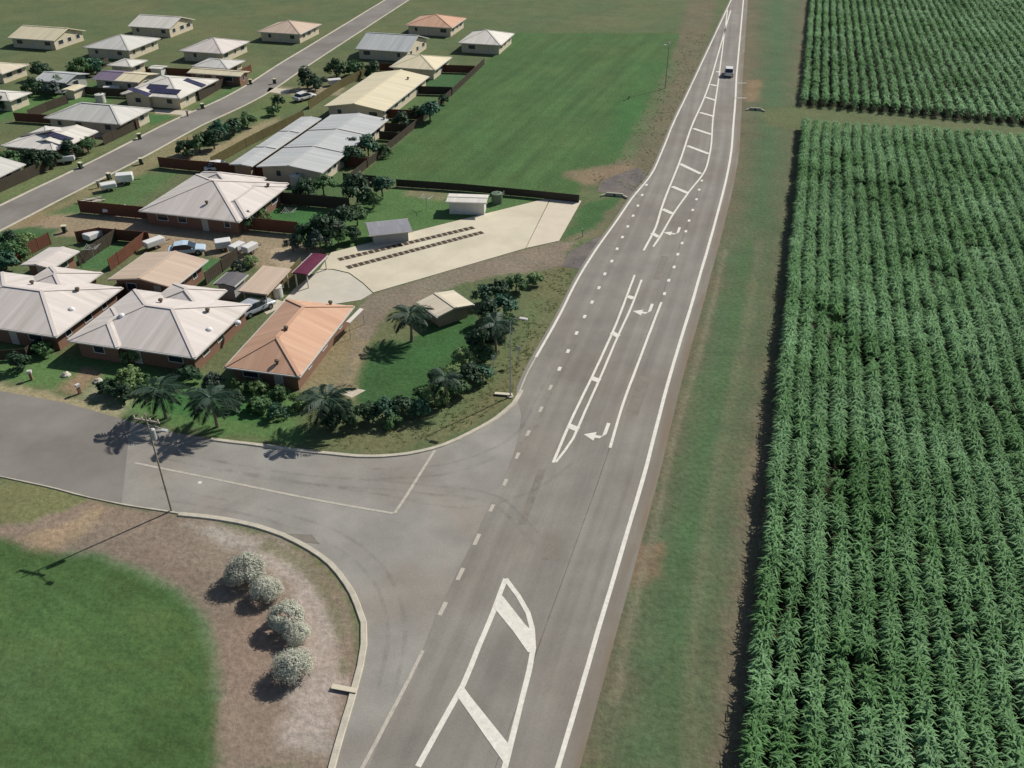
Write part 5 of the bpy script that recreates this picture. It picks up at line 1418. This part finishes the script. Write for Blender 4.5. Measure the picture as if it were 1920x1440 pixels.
letterbox('letterbox at the kerb of the left duplex', (60, 712)); letterbox('letterbox at the kerb of the middle duplex', (150, 738)); letterbox('letterbox on the street before the winged roof house', (185, 352)); letterbox('letterbox on the street before the grey hip roof house', (352, 218))
M_PAVE = mat('paving_slab', C(196, 186, 166), 0.9, 0.1, 1.5, fine=0.08)
for pix in ([(176, 246), (232, 241), (212, 256), (165, 258)], [(286, 205), (362, 208), (345, 216), (292, 212)], [(612, 300), (640, 292), (655, 296), (630, 308)], [(505, 164), (545, 168), (535, 177), (500, 172)], [(478, 566), (512, 558), (540, 570), (500, 590)], [(640, 738), (664, 728), (686, 732), (660, 746)]):
    put('paving_slab', poly_me('paving_slab', [G(*p) for p in pix], 0.02, M_PAVE), ground)
# small garden things in front of the duplexes
M_POT = mat('pale_stone', C(196, 188, 174), 0.8, 0.1, 3)
for lb, px in (('pale garden boulder on the duplex lawn', (124, 704)), ('pale garden boulder beside the large pale bush', (184, 716))):
    P = G(*px)
    r_ = np.random.default_rng(int(px[0]))
    V = []; F = []
    for i in range(5):
        for j in range(9):
            th = math.pi / 2 * i / 4; ph = 2 * math.pi * j / 9; k = 0.45 * (0.85 + .3 * r_.random())
            V.append((math.cos(th) * math.cos(ph) * k, math.cos(th) * math.sin(ph) * k, math.sin(th) * k * .8))
    for i in range(4):
        for j in range(9): F.append((i * 9 + j, i * 9 + (j + 1) % 9, (i + 1) * 9 + (j + 1) % 9, (i + 1) * 9 + j))
    tag(put('boulder', mesh('boulder', V, F, M_POT), None, P), lb, 'boulder')

# ------------------------------------------------------------------ loose grass tufts (uncountable)
M_TUFT = mat('grass_blade', C(92, 112, 70), 0.9, 0.2, 0.6, spec=0.05, trans=0.3, attr='shade', col2=C(142, 146, 104))
def tufts(name, label, pix, n, hmin, hmax, seed):
    r = np.random.default_rng(seed)
    P = [G(*p) for p in pix]
    x0 = min(p.x for p in P); x1 = max(p.x for p in P); y0 = min(p.y for p in P); y1 = max(p.y for p in P)
    x = r.uniform(x0, x1, n * 4); y = r.uniform(y0, y1, n * 4)
    k = (sdist(x, y, P) > 0.1) & (fbm(x, y, 2.5, seed + 500, 3) > 0.38 + 0.25 * r.random(n * 4)); x = x[k][:n]; y = y[k][:n]; n = len(x)
    nb = 7
    x = np.repeat(x, nb) + r.normal(0, .06, n * nb); y = np.repeat(y, nb) + r.normal(0, .06, n * nb); m_ = n * nb
    a = r.random(m_) * 6.28; h = r.uniform(hmin, hmax, m_); le = h * r.uniform(1.6, 3.0, m_); w_ = 0.04 + 0.03 * r.random(m_)
    dx, dy = np.cos(a), np.sin(a)
    z = np.zeros(m_)
    V = np.stack([np.stack([x - dy * w_, y + dx * w_, z], -1), np.stack([x + dy * w_, y - dx * w_, z], -1), np.stack([x + dx * le + dy * w_ * .3, y + dy * le - dx * w_ * .3, h], -1), np.stack([x + dx * le - dy * w_ * .3, y + dy * le + dx * w_ * .3, h], -1)], 1).reshape(-1, 3)
    tag(put(name, npmesh(name, V, np.arange(m_ * 4).reshape(-1, 4), M_TUFT, r.random(m_))), label, 'grass', kind='stuff')
tufts('corner_grass', 'rough grass tufts on the verge of the highway corner', [(1060, 500), (1090, 480), (1052, 575), (1000, 660), (960, 745), (870, 806), (700, 845), (600, 838), (640, 815), (800, 790), (900, 720), (950, 640), (1020, 510)], 1200, .03, .08, 12)
tufts('paddock_grass', 'rough grass along the paddock edge of the highway', [(1290, 60), (1215, 190), (1160, 300), (1100, 330), (1190, 380), (1225, 325), (1290, 180), (1330, 60)], 1200, .04, .09, 14)
